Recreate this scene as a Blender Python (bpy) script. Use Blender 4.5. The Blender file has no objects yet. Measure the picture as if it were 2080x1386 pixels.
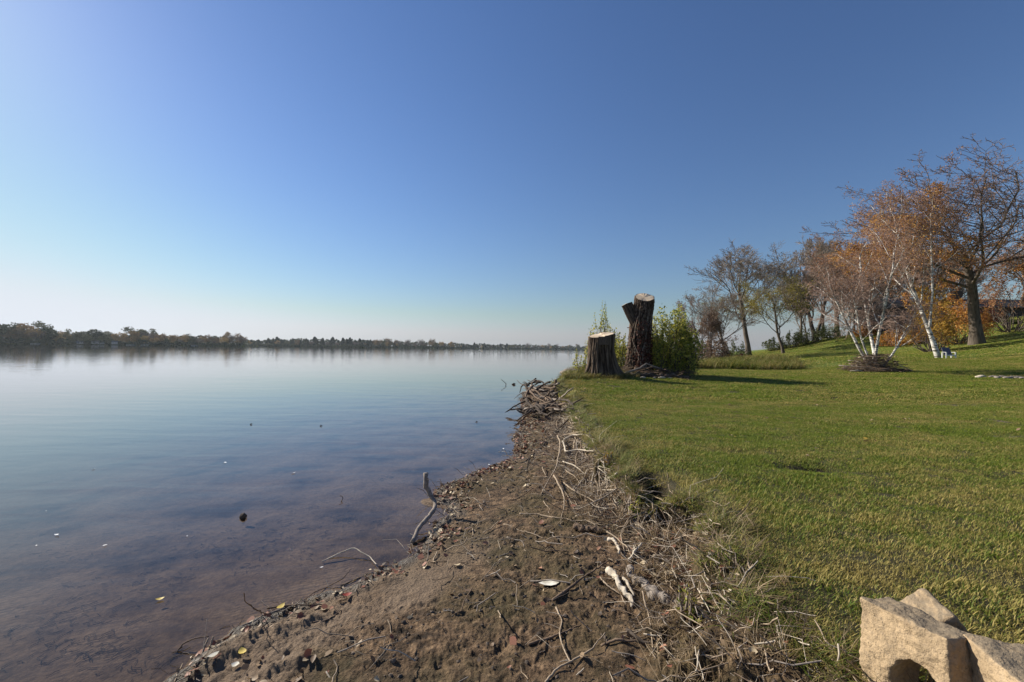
import bpy, math, random
import numpy as np
from mathutils import Vector, Matrix, noise as mnoise

# ------------------------------------------------------------------ camera, world, sun, exposure
S = bpy.context.scene
COL = S.collection
CAMZ = 1.85
F = 15.0 / 36.0 * 2080.0            # focal length in pixels of the 2080 px frame
PITCH = math.atan(15.0 / F); ROLL = math.radians(0.73)
fwd = Vector((0, math.cos(PITCH), math.sin(PITCH)))
wup = Vector((0, -math.sin(PITCH), math.cos(PITCH)))
wri = Vector((1, 0, 0))
ri = math.cos(ROLL) * wri + math.sin(ROLL) * wup
up = math.cos(ROLL) * wup - math.sin(ROLL) * wri
cam = bpy.data.objects.new('camera', bpy.data.cameras.new('camera'))
COL.objects.link(cam)
cam.matrix_world = Matrix(((ri.x, up.x, -fwd.x, 0), (ri.y, up.y, -fwd.y, 0), (ri.z, up.z, -fwd.z, CAMZ), (0, 0, 0, 1)))
cam.data.sensor_width = 36; cam.data.lens = 15
cam.data.clip_start = 0.05; cam.data.clip_end = 9000
S.camera = cam

SUN_AZ = math.radians(-58)          # left of straight ahead
SUN_EL = math.radians(29)
W = bpy.data.worlds.new('World'); S.world = W; W.use_nodes = True
wn = W.node_tree.nodes; wl = W.node_tree.links
for n in list(wn): wn.remove(n)
wo = wn.new('ShaderNodeOutputWorld'); bg = wn.new('ShaderNodeBackground'); sk = wn.new('ShaderNodeTexSky')
sk.sky_type = 'NISHITA'; sk.sun_disc = False
sk.sun_elevation = SUN_EL; sk.sun_rotation = SUN_AZ
sk.altitude = 250; sk.air_density = 1.5; sk.dust_density = 0.3; sk.ozone_density = 3.0
bg.inputs['Strength'].default_value = 0.054
hs = wn.new('ShaderNodeGamma'); hs.inputs['Gamma'].default_value = 1.1
tn = wn.new('ShaderNodeMix'); tn.data_type = 'RGBA'; tn.blend_type = 'MULTIPLY'; tn.inputs[0].default_value = 1; tn.inputs[7].default_value = (0.695, 0.79, 1.05, 1)
wl.new(sk.outputs[0], hs.inputs['Color']); wl.new(hs.outputs[0], tn.inputs[6]); 
sc_ = wn.new('ShaderNodeSeparateColor'); cc_ = wn.new('ShaderNodeCombineColor'); wl.new(tn.outputs[2], sc_.inputs[0])      # the low sky is milky, not yellow
def _wm(op, a, b, c=None):
    n = wn.new('ShaderNodeMath'); n.operation = op
    for i_, v_ in enumerate((a, b, c)):
        if v_ is None: continue
        if hasattr(v_, 'is_output'): wl.new(v_, n.inputs[i_])
        else: n.inputs[i_].default_value = v_
    return n.outputs[0]
r_c = _wm('SMOOTH_MIN', sc_.outputs[0], _wm('MULTIPLY', sc_.outputs[1], .98), .5)
b_c = _wm('SMOOTH_MAX', sc_.outputs[2], _wm('MULTIPLY', sc_.outputs[1], 1.03), .5)
g_c = sc_.outputs[1]
wl.new(_wm('SMOOTH_MIN', r_c, 9.3, 3.0), cc_.inputs[0]); wl.new(_wm('SMOOTH_MIN', g_c, 9.9, 3.0), cc_.inputs[1]); wl.new(_wm('SMOOTH_MIN', b_c, 10.9, 3.0), cc_.inputs[2]); wl.new(cc_.outputs[0], bg.inputs[0]); wl.new(bg.outputs[0], wo.inputs[0])
sl = bpy.data.lights.new('sun', 'SUN'); sl.energy = 5.0; sl.angle = math.radians(0.53); sl.color = (1.0, 0.93, 0.80)
so = bpy.data.objects.new('sun', sl); COL.objects.link(so)
sd = Vector((math.sin(SUN_AZ) * math.cos(SUN_EL), math.cos(SUN_AZ) * math.cos(SUN_EL), math.sin(SUN_EL)))
so.rotation_euler = sd.to_track_quat('Z', 'Y').to_euler(); so.location = (-30, 20, 40)
vs = S.view_settings; vs.view_transform = 'Standard'; vs.look = 'None'; vs.exposure = 0.62; vs.gamma = 1.0; vs.use_curve_mapping = False
S.cycles.use_denoising = True; S.cycles.max_bounces = 8; S.cycles.diffuse_bounces = 3; S.cycles.glossy_bounces = 4; S.cycles.transmission_bounces = 4; S.cycles.transparent_max_bounces = 12

RS = np.random.RandomState
# ------------------------------------------------------------------ pixel helpers (2080 x 1386 frame -> the place)
def ray(px, py):
    d = fwd + ri * ((px - 1040) / F) + up * ((693 - py) / F)
    return np.array(d)
def at(px, py, Y):
    d = ray(px, py); t = Y / d[1]
    return np.array([d[0] * t, Y, CAMZ + d[2] * t])
def atz(px, py, z):
    d = ray(px, py); t = (z - CAMZ) / d[2]
    return np.array([d[0] * t, d[1] * t, z])

# ------------------------------------------------------------------ noise
def _hash(ix, iy, seed):
    h = (ix.astype(np.int64) * 374761393 + iy.astype(np.int64) * 668265263 + seed * 974711) & 0xffffffff
    h = ((h ^ (h >> 13)) * 1274126177) & 0xffffffff
    return (h ^ (h >> 16)) & 0xffff
def vnoise(x, y, seed=0):
    ix = np.floor(x); iy = np.floor(y); fx = x - ix; fy = y - iy
    u = fx * fx * fx * (fx * (fx * 6 - 15) + 10); v = fy * fy * fy * (fy * (fy * 6 - 15) + 10)
    def g(ox, oy):
        a = _hash(ix + ox, iy + oy, seed) * (2 * math.pi / 65536)
        return np.cos(a) * (fx - ox) + np.sin(a) * (fy - oy)
    return ((g(0, 0) * (1 - u) + g(1, 0) * u) * (1 - v) + (g(0, 1) * (1 - u) + g(1, 1) * u) * v) * 1.5
def fbm(x, y, seed=0, oct=4, gain=0.5):
    s = 0; a = 1
    for k in range(oct):
        s = s + a * vnoise(x * 2 ** k + 17.3 * k, y * 2 ** k - 9.1 * k, seed + k); a *= gain
    return s
def sstep(a, b, x):
    t = np.clip((x - a) / (b - a), 0, 1); return t * t * (3 - 2 * t)

# ------------------------------------------------------------------ plan curves
def inside(poly, x, y):
    r = np.zeros(x.shape, bool); n = len(poly)
    for i in range(n):
        x1, y1 = poly[i]; x2, y2 = poly[(i + 1) % n]
        if y1 == y2: continue
        c = ((y1 > y) != (y2 > y)) & (x < (x2 - x1) * (y - y1) / (y2 - y1) + x1)
        r ^= c
    return r
def pdist(line, x, y):
    d = np.full(x.shape, 1e18)
    for (x1, y1), (x2, y2) in zip(line[:-1], line[1:]):
        dx, dy = x2 - x1, y2 - y1
        t = np.clip(((x - x1) * dx + (y - y1) * dy) / (dx * dx + dy * dy + 1e-9), 0, 1)
        d = np.minimum(d, (x - x1 - t * dx) ** 2 + (y - y1 - t * dy) ** 2)
    return np.sqrt(d)
shore_px = [(350, 1386), (425, 1312), (470, 1275), (560, 1240), (640, 1215), (720, 1190), (765, 1160), (835, 1128), (868, 1100), (875, 1068), (915, 1048), (908, 1030),
            (880, 1018), (885, 992), (930, 976), (975, 958), (1030, 938), (1052, 922), (1050, 905), (1045, 890), (1060, 870), (1063, 845), (1060, 822), (1062, 800), (1090, 785)]
shore = [(-10, -3000), (-10, -200), (-7, -30), (-3.2, -5), (-2.4, 0), (-2.15, 1.4)] + [tuple(atz(a, b, 0)[:2]) for a, b in shore_px] + \
        [(2.6, 22.3), (4.8, 24), (9, 27), (14, 33), (21, 46), (29, 63), (43, 87), (62, 112), (100, 150), (200, 220), (600, 500), (5000, 900)]
shore_poly = shore + [(9000, 900), (9000, -9000), (-10, -9000)]
bank_px = [(1770, 1345), (1700, 1325), (1600, 1290), (1545, 1240), (1500, 1180), (1470, 1110), (1455, 1055), (1420, 1018), (1360, 1008), (1300, 990), (1250, 950),
           (1215, 900), (1185, 860), (1165, 832), (1150, 805), (1128, 783)]
bank = [(-6, -3000), (-6, -200), (-3, -30), (0.6, -8), (1.3, -1), (1.5, 1.2)] + [tuple(atz(a, b, 0.5)[:2]) for a, b in bank_px] + \
       [(3.2, 21.6), (5.2, 23.0), (9.7, 26.3), (14.8, 32.4), (21.8, 45.4), (29.8, 62.2), (43.8, 86.2), (63, 111), (101, 148), (201, 217), (601, 495), (5000, 890)]
bank_poly = bank + [(9000, 890), (9000, -9000), (-6, -9000)]

# lawn heights: thin plate through known spots
ctl = [(2, 1.5, .45), (5, 2, .5), (1.3, 4, .47), (4, 5, .48), (8, 5, .52), (2, 9, .5), (6, 10, .5), (12, 10, .55), (2.0, 14, .52), (7, 14, .48), (12, 15, .55), (4, 19, .74),
       (8, 20, .62), (20, 16, .66), (5.5, 16, .5), (-2, -20, .5), (12, -20, .6), (60, 0, 3), (50, -30, 2), (18, 0, .7), (35, 8, 1.4), (10, 30, .8)]
for px, py, Y in [(2080, 770, 20), (2080, 727, 28), (2080, 690, 37), (2080, 650, 48), (1775, 757, 24), (1775, 722, 33), (1740, 687, 60), (1640, 750, 30), (1640, 695, 70), (1530, 718, 75),
                  (1908, 728, 32), (1985, 700, 42), (1830, 692, 52), (1950, 668, 50), (1560, 735, 48)]:
    p = at(px, py, Y); ctl.append(tuple(p))
ctl += [(60, 95, 2.4), (95, 60, 7.5), (130, 130, 4), (35, 95, 1.0), (120, 10, 7), (85, 110, 2.5), (150, 60, 7)]
ctl = np.array(ctl)
def _U(r2): return np.where(r2 < 1e-12, 0, r2 * np.log(r2 + 1e-12) * 0.5)
_n = len(ctl); _K = _U((ctl[:, None, 0] - ctl[None, :, 0]) ** 2 + (ctl[:, None, 1] - ctl[None, :, 1]) ** 2) + np.eye(_n) * 1.0
_P = np.c_[np.ones(_n), ctl[:, :2]]
_sol = np.linalg.solve(np.block([[_K, _P], [_P.T, np.zeros((3, 3))]]), np.r_[ctl[:, 2], 0, 0, 0])
def lawn_z(x, y):
    z = _sol[_n] + _sol[_n + 1] * x + _sol[_n + 2] * y
    for i in range(_n):
        z = z + _sol[i] * _U((x - ctl[i, 0]) ** 2 + (y - ctl[i, 1]) ** 2)
    far = sstep(110, 220, np.hypot(x, y))
    return np.clip(z, 0.40, 8.0) * (1 - far) + 1.2 * far

far_px = [(-1500, 250), (-300, 330), (0, 420), (250, 480), (490, 560), (508, 790), (720, 860), (900, 950), (960, 1150), (1180, 1500), (1400, 1750), (1600, 1800), (2080, 1900), (6000, 1700)]
_fa = np.array([math.atan((p - 1040) / F) for p, _ in far_px]); _fr = np.array([Y / math.cos(a) for a, (_, Y) in zip(_fa, far_px)])
def far_r(x, y): return np.interp(np.arctan2(x, y), _fa, _fr)

HOLE = atz(1636, 948, .48)[:2]; NOTCH = atz(1326, 1018, .3)[:2]
bumps = []   # (x, y, z add, sx, sy) on the beach: heaped clods and debris at the waterline, hollows
for px, py, h, sx, sy in [(455, 1300, .075, .10, .07), (500, 1282, .085, .12, .06), (560, 1262, .09, .12, .06), (600, 1250, .07, .1, .05), (640, 1235, .05, .1, .04), (790, 1160, .06, .09, .07),
                          (905, 1000, .05, .25, .12), (900, 1080, .05, .12, .12), (960, 980, .05, .3, .15), (700, 1300, -.03, .12, .05), (620, 1330, .05, .2, .06), (560, 1345, .04, .1, .04),
                          (770, 1345, .035, .12, .04), (1270, 1345, .05, .06, .08), (1368, 1345, -.16, .05, .10), (1210, 1370, .04, .12, .05), (1290, 1370, -.07, .05, .07), (1000, 870, .02, .5, .4),
                          (1090, 905, .05, .3, .2), (1440, 1300, .06, .1, .08), (1330, 1315, .06, .08, .04), (1180, 1300, .03, .1, .06)]:
    p = atz(px, py, .12); bumps.append((p[0], p[1], h, sx, sy))
def masks(x, y):
    ds = pdist(shore, x, y); ds = np.where(inside(shore_poly, x, y), ds, -ds)
    db = pdist(bank, x, y); db = np.where(inside(bank_poly, x, y), db, -db)
    return ds, db
def ground_full(x, y):
    x = np.asarray(x, float); y = np.asarray(y, float)
    ds, db = masks(x, y)
    r = np.hypot(x, y)
    near = 1 - sstep(20, 40, r)
    wob = 0.05 * vnoise(x * 2.6, y * 2.6, 3) + .03 * vnoise(x * 9, y * 9, 8)
    ds = ds + wob * near * 1.2; db = db + (0.10 * vnoise(x * 3.1, y * 3.1, 5) + .05 * vnoise(x * 8.1, y * 8.1, 15)) * near
    lz = lawn_z(x, y)
    # lake bed
    bed = -0.045 * np.clip(-ds, 0, 4) - 0.07 * np.clip(-ds - 4, 0, 25)
    # beach
    t = np.clip(ds / (np.clip(ds, 0, None) + np.clip(-db, 0, None) + 1e-6), 0, 1)
    bz = 0.24 * t ** 0.75
    z = np.where(ds < 0, bed, bz)
    # bank
    wdt = 0.16 + 0.75 * (1 - sstep(1.5, 3.6, r))
    k = sstep(-1, 0, db / wdt)
    z = z * (1 - k) + lz * k
    m = near * (ds > -0.3)
    beach = sstep(-0.03, .06, ds) * (1 - k)
    beach_w = beach * near
    rough = 0.35 + 0.65 * sstep(-.25, .25, vnoise(x * .9, y * .9, 21) + .35 * (t - .35))
    rid = 1 - np.abs(fbm(x * 5.5, y * 5.5, 31, 3)) * 2
    rid2 = 1 - np.abs(vnoise(x * 17 + 2 * vnoise(x * 6, y * 6, 33), y * 11, 32)) * 2.2
    z = z + beach_w * rough * (0.020 * fbm(x * 2.2, y * 2.2, 41, 3) + .005 * rid * rid + .006 * np.clip(rid2, 0, 1) ** 2 + .010 * fbm(x * 13, y * 13, 51, 4, .6) + .0045 * fbm(x * 60, y * 60, 61, 2))
    z = z + beach_w * (-.016) * sstep(.3, .6, vnoise(x * 7, y * 7, 71)) * rough
    rg_ = .50 + .32 * fbm(x * 9, y * 9, 81, 2, .5) + .10 * np.clip(1 - 2.4 * np.abs(vnoise(x * 24, y * 24, 86)), 0, 1)
    for bx, by, h, sx, sy in bumps:
        g = np.exp(-((x - bx) / sx) ** 2 - ((y - by) / sy) ** 2)
        if abs(h) > 1e-3: z = z + h * g * rg_
    # bank face raggedness
    kk = 4 * k * (1 - k) * near
    z = z + kk * (.06 * vnoise(x * 12, y * 12, 91) + .03 * vnoise(x * 40, y * 40, 92))
    # lawn
    z = z + k * near * (.03 * vnoise(x * .6, y * .6, 103) + .012 * vnoise(x * 2.2, y * 2.2, 101) + .008 * vnoise(x * 9, y * 9, 102))
    z = z - .10 * np.exp(-((x - HOLE[0]) / .34) ** 2 - ((y - HOLE[1]) / .17) ** 2) * (1 + .5 * vnoise(x * 8, y * 8, 7))
    z = z - .46 * k * np.exp(-((x - NOTCH[0]) / .15) ** 4 - ((y - NOTCH[1]) / .30) ** 4)
    # lake bed sand ripples
    bedm = np.clip(-ds, 0, 1) * near
    z = z + bedm * .02 * fbm(x * 1.7, y * 1.7, 114, 3)
    # far side of the lake
    fr = far_r(x, y)
    q = sstep(-6, 10, r - fr)
    z = z * (1 - q) + (0.8 + 1.5 * sstep(0, 150, r - fr)) * q
    return z, ds, db, k, t, q
def gz(x, y): return ground_full(np.atleast_1d(x), np.atleast_1d(y))[0]
def G(px, py, lift=0.0):
    """where the ray through a pixel meets the ground"""
    d = ray(px, py); d = d / d[1]
    if d[2] < -.035: a, b = (.95 - CAMZ) / d[2], (-.15 - CAMZ) / d[2]
    else: a, b = 12.0, 110.0
    for m in (40, 10, 8):
        s_ = np.linspace(a, b, m); hit = CAMZ + d[2] * s_ < gz(d[0] * s_, s_); j = int(np.argmax(hit)) if hit.any() else m - 1
        a, b = s_[max(j - 1, 0)], s_[max(j, 1)]
    return np.array([d[0] * b, b, CAMZ + d[2] * b + lift])

# ------------------------------------------------------------------ mesh helpers
def mesh_from(name, V, groups, mats, smooth=True, attrs=None, midx=None):
    """groups: list of (m,k) face arrays"""
    me = bpy.data.meshes.new(name)
    V = np.asarray(V, np.float32); me.vertices.add(len(V)); me.vertices.foreach_set('co', V.ravel())
    groups = [np.asarray(g, np.int32) for g in groups if len(g)]
    loops = np.concatenate([g.ravel() for g in groups]); tot = np.concatenate([np.full(len(g), g.shape[1], np.int32) for g in groups])
    st = np.r_[0, np.cumsum(tot)[:-1]].astype(np.int32)
    me.loops.add(len(loops)); me.loops.foreach_set('vertex_index', loops)
    me.polygons.add(len(tot)); me.polygons.foreach_set('loop_start', st)
    me.polygons.foreach_set('use_smooth', np.full(len(tot), smooth, bool))
    if midx is not None: me.polygons.foreach_set('material_index', np.asarray(midx, np.int32))
    for k, a in (attrs or {}).items():
        a = np.asarray(a, np.float32)
        if a.ndim == 1: at_ = me.attributes.new(k, 'FLOAT', 'POINT'); at_.data.foreach_set('value', a)
        else: at_ = me.attributes.new(k, 'FLOAT_VECTOR', 'POINT'); at_.data.foreach_set('vector', a.ravel())
    me.update(calc_edges=True); me.validate()
    for m in (mats if isinstance(mats, (list, tuple)) else [mats]): me.materials.append(m)
    return me
class MB:
    def __init__(s): s.V = []; s.F = []; s.n = 0; s.A = []; s.M = []
    def add(s, V, F, tint=None, m=0):
        V = np.asarray(V, float)
        s.V.append(V)
        for f in (F if isinstance(F, list) else [F]):
            f = np.asarray(f)
            if len(f): s.F.append((f + s.n, m))
        s.A.append(np.zeros(len(V)) if tint is None else np.broadcast_to(tint, (len(V),)).astype(float)); s.n += len(V)
    def mesh(s, name, mats, smooth=True):
        return mesh_from(name, np.concatenate(s.V), [f for f, _ in s.F], mats, smooth, {'tint': np.concatenate(s.A)}, np.concatenate([np.full(len(f), m) for f, m in s.F]))
    def box(s, c, sz, rz=0, tint=0, m=0, M=None):
        v = np.array([[i, j, k] for i in (-.5, .5) for j in (-.5, .5) for k in (-.5, .5)]) * np.array(sz)
        if M is None:
            ca, sa = math.cos(rz), math.sin(rz); v = np.c_[v[:, 0] * ca - v[:, 1] * sa, v[:, 0] * sa + v[:, 1] * ca, v[:, 2]]
        else: v = v @ np.array(M).T
        s.add(v + np.array(c), np.array([[0, 1, 3, 2], [4, 6, 7, 5], [0, 4, 5, 1], [2, 3, 7, 6], [0, 2, 6, 4], [1, 5, 7, 3]]), tint, m)
    def tubes(s, paths, sides, tint=None, m=0, cap=False):
        """paths: list of (pts (n,3), radii (n,))"""
        by = {}
        for i, (p, r) in enumerate(paths): by.setdefault(len(p), []).append(i)
        for n, ids in by.items():
            P = np.array([paths[i][0] for i in ids], float); R = np.array([paths[i][1] for i in ids], float)
            T = np.gradient(P, axis=1); T /= np.linalg.norm(T, axis=2, keepdims=True) + 1e-9
            mean = np.abs((P[:, -1] - P[:, 0])); ref = np.eye(3)[np.argmin(mean, axis=1)][:, None, :]
            U = np.cross(T, np.broadcast_to(ref, T.shape)); U /= np.linalg.norm(U, axis=2, keepdims=True) + 1e-9
            Wv = np.cross(T, U)
            a = np.arange(sides) * 2 * math.pi / sides
            ring = P[:, :, None, :] + R[:, :, None, None] * (np.cos(a)[None, None, :, None] * U[:, :, None, :] + np.sin(a)[None, None, :, None] * Wv[:, :, None, :])
            V = ring.reshape(-1, 3)
            k = len(ids); base = (np.arange(k) * n * sides)[:, None, None]
            i0 = (np.arange(n - 1) * sides)[None, :, None]; j = np.arange(sides)[None, None, :]; j2 = (j + 1) % sides
            f = np.stack([base + i0 + j, base + i0 + j2, base + i0 + sides + j2, base + i0 + sides + j], -1).reshape(-1, 4)
            fs = [f]
            if cap:
                fs.append((base[:, 0] + np.arange(sides)[None, ::-1])); fs.append(base[:, 0] + (n - 1) * sides + np.arange(sides)[None, :])
            tt = None
            if tint is not None: tt = np.repeat(np.asarray(tint)[ids], n * sides) if np.ndim(tint) else tint
            s.add(V, fs, tt, m)
def leaf_quads(C, size, rng, flat=0.0, asp=0.6, N=None):
    """diamond leaves, each folded a little, with random facing"""
    n = len(C); size = np.broadcast_to(size, (n,))
    d = rng.normal(size=(n, 3)); d[:, 2] *= (1 - flat); d /= np.linalg.norm(d, axis=1, keepdims=True)
    nn = rng.normal(size=(n, 3)); 
    if flat: nn = nn * (1 - flat) + np.array([0, 0, 1.0]) * flat * 2
    s = np.cross(nn, d); s /= np.linalg.norm(s, axis=1, keepdims=True) + 1e-9
    up_ = np.cross(d, s)
    h = size[:, None] * .5
    V = np.stack([C - d * h, C + s * h * asp + up_ * h * .25, C + d * h, C - s * h * asp + up_ * h * .25], 1).reshape(-1, 3)
    F_ = np.arange(4 * n).reshape(n, 4)
    return V, F_
def obj(name, me, parent=None, loc=(0, 0, 0)):
    o = bpy.data.objects.new(name, me); COL.objects.link(o); o.location = loc
    if parent is not None: o.parent = parent
    return o
def tag(o, label=None, cat=None, group=None, kind=None):
    if label: o['label'] = label
    if cat: o['category'] = cat
    if group: o['group'] = group
    if kind: o['kind'] = kind
    return o
def empty(name, loc, label, cat, group=None):
    o = bpy.data.objects.new(name, None); COL.objects.link(o); o.location = loc; o.empty_display_size = .2
    return tag(o, label, cat, group)

# ------------------------------------------------------------------ materials
class NT:
    def __init__(s, name):
        s.m = bpy.data.materials.new(name); s.m.use_nodes = True; s.t = s.m.node_tree; s.n = s.t.nodes; s.l = s.t.links
        for n in list(s.n): s.n.remove(n)
        s.out = s.n.new('ShaderNodeOutputMaterial')
    def new(s, t, **kw):
        n = s.n.new('ShaderNode' + t)
        for k, v in kw.items(): setattr(n, k, v)
        return n
    def set(s, n, **kw):
        for k, v in kw.items():
            k = k.replace('_', ' ')
            if hasattr(v, 'is_output'): s.l.new(v, n.inputs[k])
            else: n.inputs[k].default_value = v
        return n
    def pos(s, scale=(1, 1, 1), obj_space=False):
        g = s.new('TexCoord').outputs['Object'] if obj_space else s.new('NewGeometry').outputs['Position']
        m = s.new('Mapping'); s.l.new(g, m.inputs[0]); m.inputs['Scale'].default_value = scale
        return m.outputs[0]
    def noise(s, scale, vec=None, detail=4, rough=.55, dist=0):
        n = s.new('TexNoise'); s.set(n, Scale=scale, Detail=detail, Roughness=rough, Distortion=dist)
        if vec is not None: s.l.new(vec, n.inputs['Vector'])
        return n.outputs['Fac']
    def vor(s, scale, vec=None, feature='F1', out='Distance'):
        n = s.new('TexVoronoi', feature=feature); n.inputs['Scale'].default_value = scale
        if vec is not None: s.l.new(vec, n.inputs['Vector'])
        return n.outputs[out]
    def attr(s, name, typ='GEOMETRY', out='Fac'):
        n = s.new('Attribute', attribute_name=name, attribute_type=typ); return n.outputs[out]
    def math(s, op, a, b=None, clamp=False):
        n = s.new('Math', operation=op, use_clamp=clamp)
        for i, v in enumerate((a, b)):
            if v is None: continue
            if hasattr(v, 'is_output'): s.l.new(v, n.inputs[i])
            else: n.inputs[i].default_value = v
        return n.outputs[0]
    def ramp(s, fac, stops, interp='LINEAR'):
        n = s.new('ValToRGB'); n.color_ramp.interpolation = interp; e = n.color_ramp.elements
        while len(e) < len(stops): e.new(.5)
        for x, (p, c) in zip(e, stops):
            x.position = p; x.color = (*c, 1) if not np.isscalar(c) else (c, c, c, 1)
        s.l.new(fac, n.inputs[0]); return n.outputs[0]
    def mix(s, fac, a, b, blend='MIX'):
        n = s.new('Mix', data_type='RGBA', blend_type=blend)
        for i, v in ((0, fac), (6, a), (7, b)):
            if hasattr(v, 'is_output'): s.l.new(v, n.inputs[i])
            else: n.inputs[i].default_value = v if i == 0 else (*v, 1)
        return n.outputs[2]
    def bump(s, h, strength=.5, dist=.02, normal=None):
        n = s.new('Bump'); s.set(n, Strength=strength); n.inputs['Distance'].default_value = dist
        s.l.new(h, n.inputs['Height'])
        if normal is not None: s.l.new(normal, n.inputs['Normal'])
        return n.outputs[0]
    def bsdf(s, col, rough=.9, normal=None, spec=.3):
        b = s.new('BsdfPrincipled'); 
        for i, v in (('Base Color', col), ('Roughness', rough), ('Specular IOR Level', spec)):
            if hasattr(v, 'is_output'): s.l.new(v, b.inputs[i])
            else: b.inputs[i].default_value = (*v, 1) if i == 'Base Color' else v
        if normal is not None: s.l.new(normal, b.inputs['Normal'])
        s.l.new(b.outputs[0], s.out.inputs[0]); return b
    def leaf(s, col, trans=.4, rough=.6):
        d = s.new('BsdfPrincipled'); d.inputs['Roughness'].default_value = rough; d.inputs['Specular IOR Level'].default_value = .3
        t = s.new('BsdfTranslucent'); m = s.new('MixShader'); m.inputs[0].default_value = trans
        for n in (d, t):
            i = n.inputs[0]
            if hasattr(col, 'is_output'): s.l.new(col, i)
            else: i.default_value = (*col, 1)
        s.l.new(d.outputs[0], m.inputs[1]); s.l.new(t.outputs[0], m.inputs[2]); s.l.new(m.outputs[0], s.out.inputs[0])

def leaf_mat(name, stops, trans=.4, mott=True):
    t = NT(name); c = t.ramp(t.attr('tint'), stops)
    if mott: c = t.mix(t.math('MULTIPLY', t.noise(.9, t.pos()), .5), c, (.05, .05, .02))
    t.leaf(c, trans); return t.m
def bark_mat(name, a, b, sc=6, zs=.25, bump=.5):
    t = NT(name); v = t.pos((1, 1, zs))
    n = t.noise(sc, v, 6, .65); w = t.vor(sc * 1.6, v)
    f = t.math('ADD', t.math('MULTIPLY', n, .7), t.math('MULTIPLY', w, .4))
    t.bsdf(t.ramp(f, [(.25, a), (.75, b)]), .9, t.bump(f, bump, .03), .15); return t.m

_o1 = ['', 'first', 'second', 'third', 'fourth', 'fifth', 'sixth', 'seventh', 'eighth', 'ninth', 'tenth', 'eleventh', 'twelfth', 'thirteenth', 'fourteenth', 'fifteenth', 'sixteenth', 'seventeenth', 'eighteenth', 'nineteenth']
_o2 = {2: 'twent', 3: 'thirt', 4: 'fort', 5: 'fift', 6: 'sixt', 7: 'sevent', 8: 'eight', 9: 'ninet'}
def ordw(n):
    if n < 20: return _o1[n]
    return _o2[n // 10] + ('ieth' if n % 10 == 0 else 'y-' + _o1[n % 10])
def number_off(items, fmt):
    """items: list of (object, bucket, sort key); fmt(ordinal, bucket) -> label"""
    by = {}
    for o, b_, k_ in items: by.setdefault(b_, []).append((k_, o.name, o))
    for b_, l in by.items():
        for i, (_, _, o) in enumerate(sorted(l, key=lambda t_: t_[:2])): o['label'] = fmt(ordw(i + 1), b_)

# ---- ground
t = NT('ground')
k = t.attr('lawn'); ds = t.attr('shore'); bare = t.attr('bare')
n1 = t.noise(1.7, t.pos(), 5); n2 = t.noise(14, t.pos(), 6, .65); n3 = t.noise(90, t.pos(), 5, .7); n4 = t.noise(.16, t.pos(), 3)
mud = t.ramp(n2, [(.36, (.032, .020, .011)), (.5, (.135, .083, .045)), (.66, (.29, .188, .108))])
mud = t.mix(t.ramp(n1, [(.42, 0.0), (.62, .6)]), mud, (.075, .062, .022))
sand = t.ramp(n1, [(.30, 0.2), (.50, 1.0)])
mud = t.mix(t.math('MULTIPLY', t.math('MULTIPLY', sand, t.attr('smooth')), .95), mud, (.24, .17, .115))
wet = t.ramp(t.math('ADD', ds, t.math('MULTIPLY', n2, .06)), [(.06, 1.0), (.26, 0.0)])
mud = t.mix(wet, mud, t.mix(n2, (.045, .034, .026), (.085, .065, .048)))
mud = t.mix(t.math('MULTIPLY', n3, .45), mud, (.03, .024, .018))
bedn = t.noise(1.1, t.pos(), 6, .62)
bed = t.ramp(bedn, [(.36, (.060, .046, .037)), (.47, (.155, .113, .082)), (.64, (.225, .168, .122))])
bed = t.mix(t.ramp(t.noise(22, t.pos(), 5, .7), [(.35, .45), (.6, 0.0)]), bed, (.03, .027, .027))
bed = t.mix(t.ramp(t.math('MULTIPLY', ds, -.09), [(0.0, 0.0), (1.0, .9)]), bed, (.060, .066, .082))  # light lost in deepening water is painted into the bed colour offshore
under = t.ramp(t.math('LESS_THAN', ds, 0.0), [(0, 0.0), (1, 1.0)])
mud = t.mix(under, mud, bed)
gs = t.ramp(t.noise(2.6, t.pos(), 6, .65), [(.3, (.062, .096, .010)), (.5, (.120, .155, .022)), (.7, (.22, .21, .055))])
gs = t.mix(t.ramp(n4, [(.4, 0.0), (.65, .5)]), gs, (.09, .135, .02))
nearw = t.attr('nearlawn')
gs = t.mix(nearw, gs, t.mix(n2, (.03, .026, .014), (.075, .065, .03)))
gs = t.mix(bare, gs, t.mix(n2, (.10, .075, .05), (.19, .15, .11)))
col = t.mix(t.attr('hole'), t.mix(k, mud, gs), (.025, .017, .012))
rough = t.ramp(wet, [(0, .93), (1, .45)])
h = t.math('ADD', t.math('ADD', t.math('MULTIPLY', n2, .8), t.math('MULTIPLY', n3, .8)), t.math('MULTIPLY', t.vor(42, t.pos((1, 1, 1))), .55))
wv = t.new('TexWave', wave_type='BANDS', bands_direction='Y'); mp = t.new('Mapping'); mp.inputs['Rotation'].default_value = (0, 0, math.radians(-22)); t.l.new(t.new('NewGeometry').outputs['Position'], mp.inputs[0])
t.l.new(mp.outputs[0], wv.inputs['Vector']); t.set(wv, Scale=7.0, Distortion=6.0, Detail=2.0); wv.inputs['Detail Scale'].default_value = .9
h = t.math('ADD', h, t.math('MULTIPLY', t.math('MULTIPLY', wv.outputs['Fac'], under), t.math('MULTIPLY', t.ramp(bedn, [(.44, 0.0), (.6, 1.0)]), .45)))
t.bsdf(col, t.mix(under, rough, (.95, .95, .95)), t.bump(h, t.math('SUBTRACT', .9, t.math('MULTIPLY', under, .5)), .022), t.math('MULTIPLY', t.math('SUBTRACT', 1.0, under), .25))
M_ground = t.m

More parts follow.
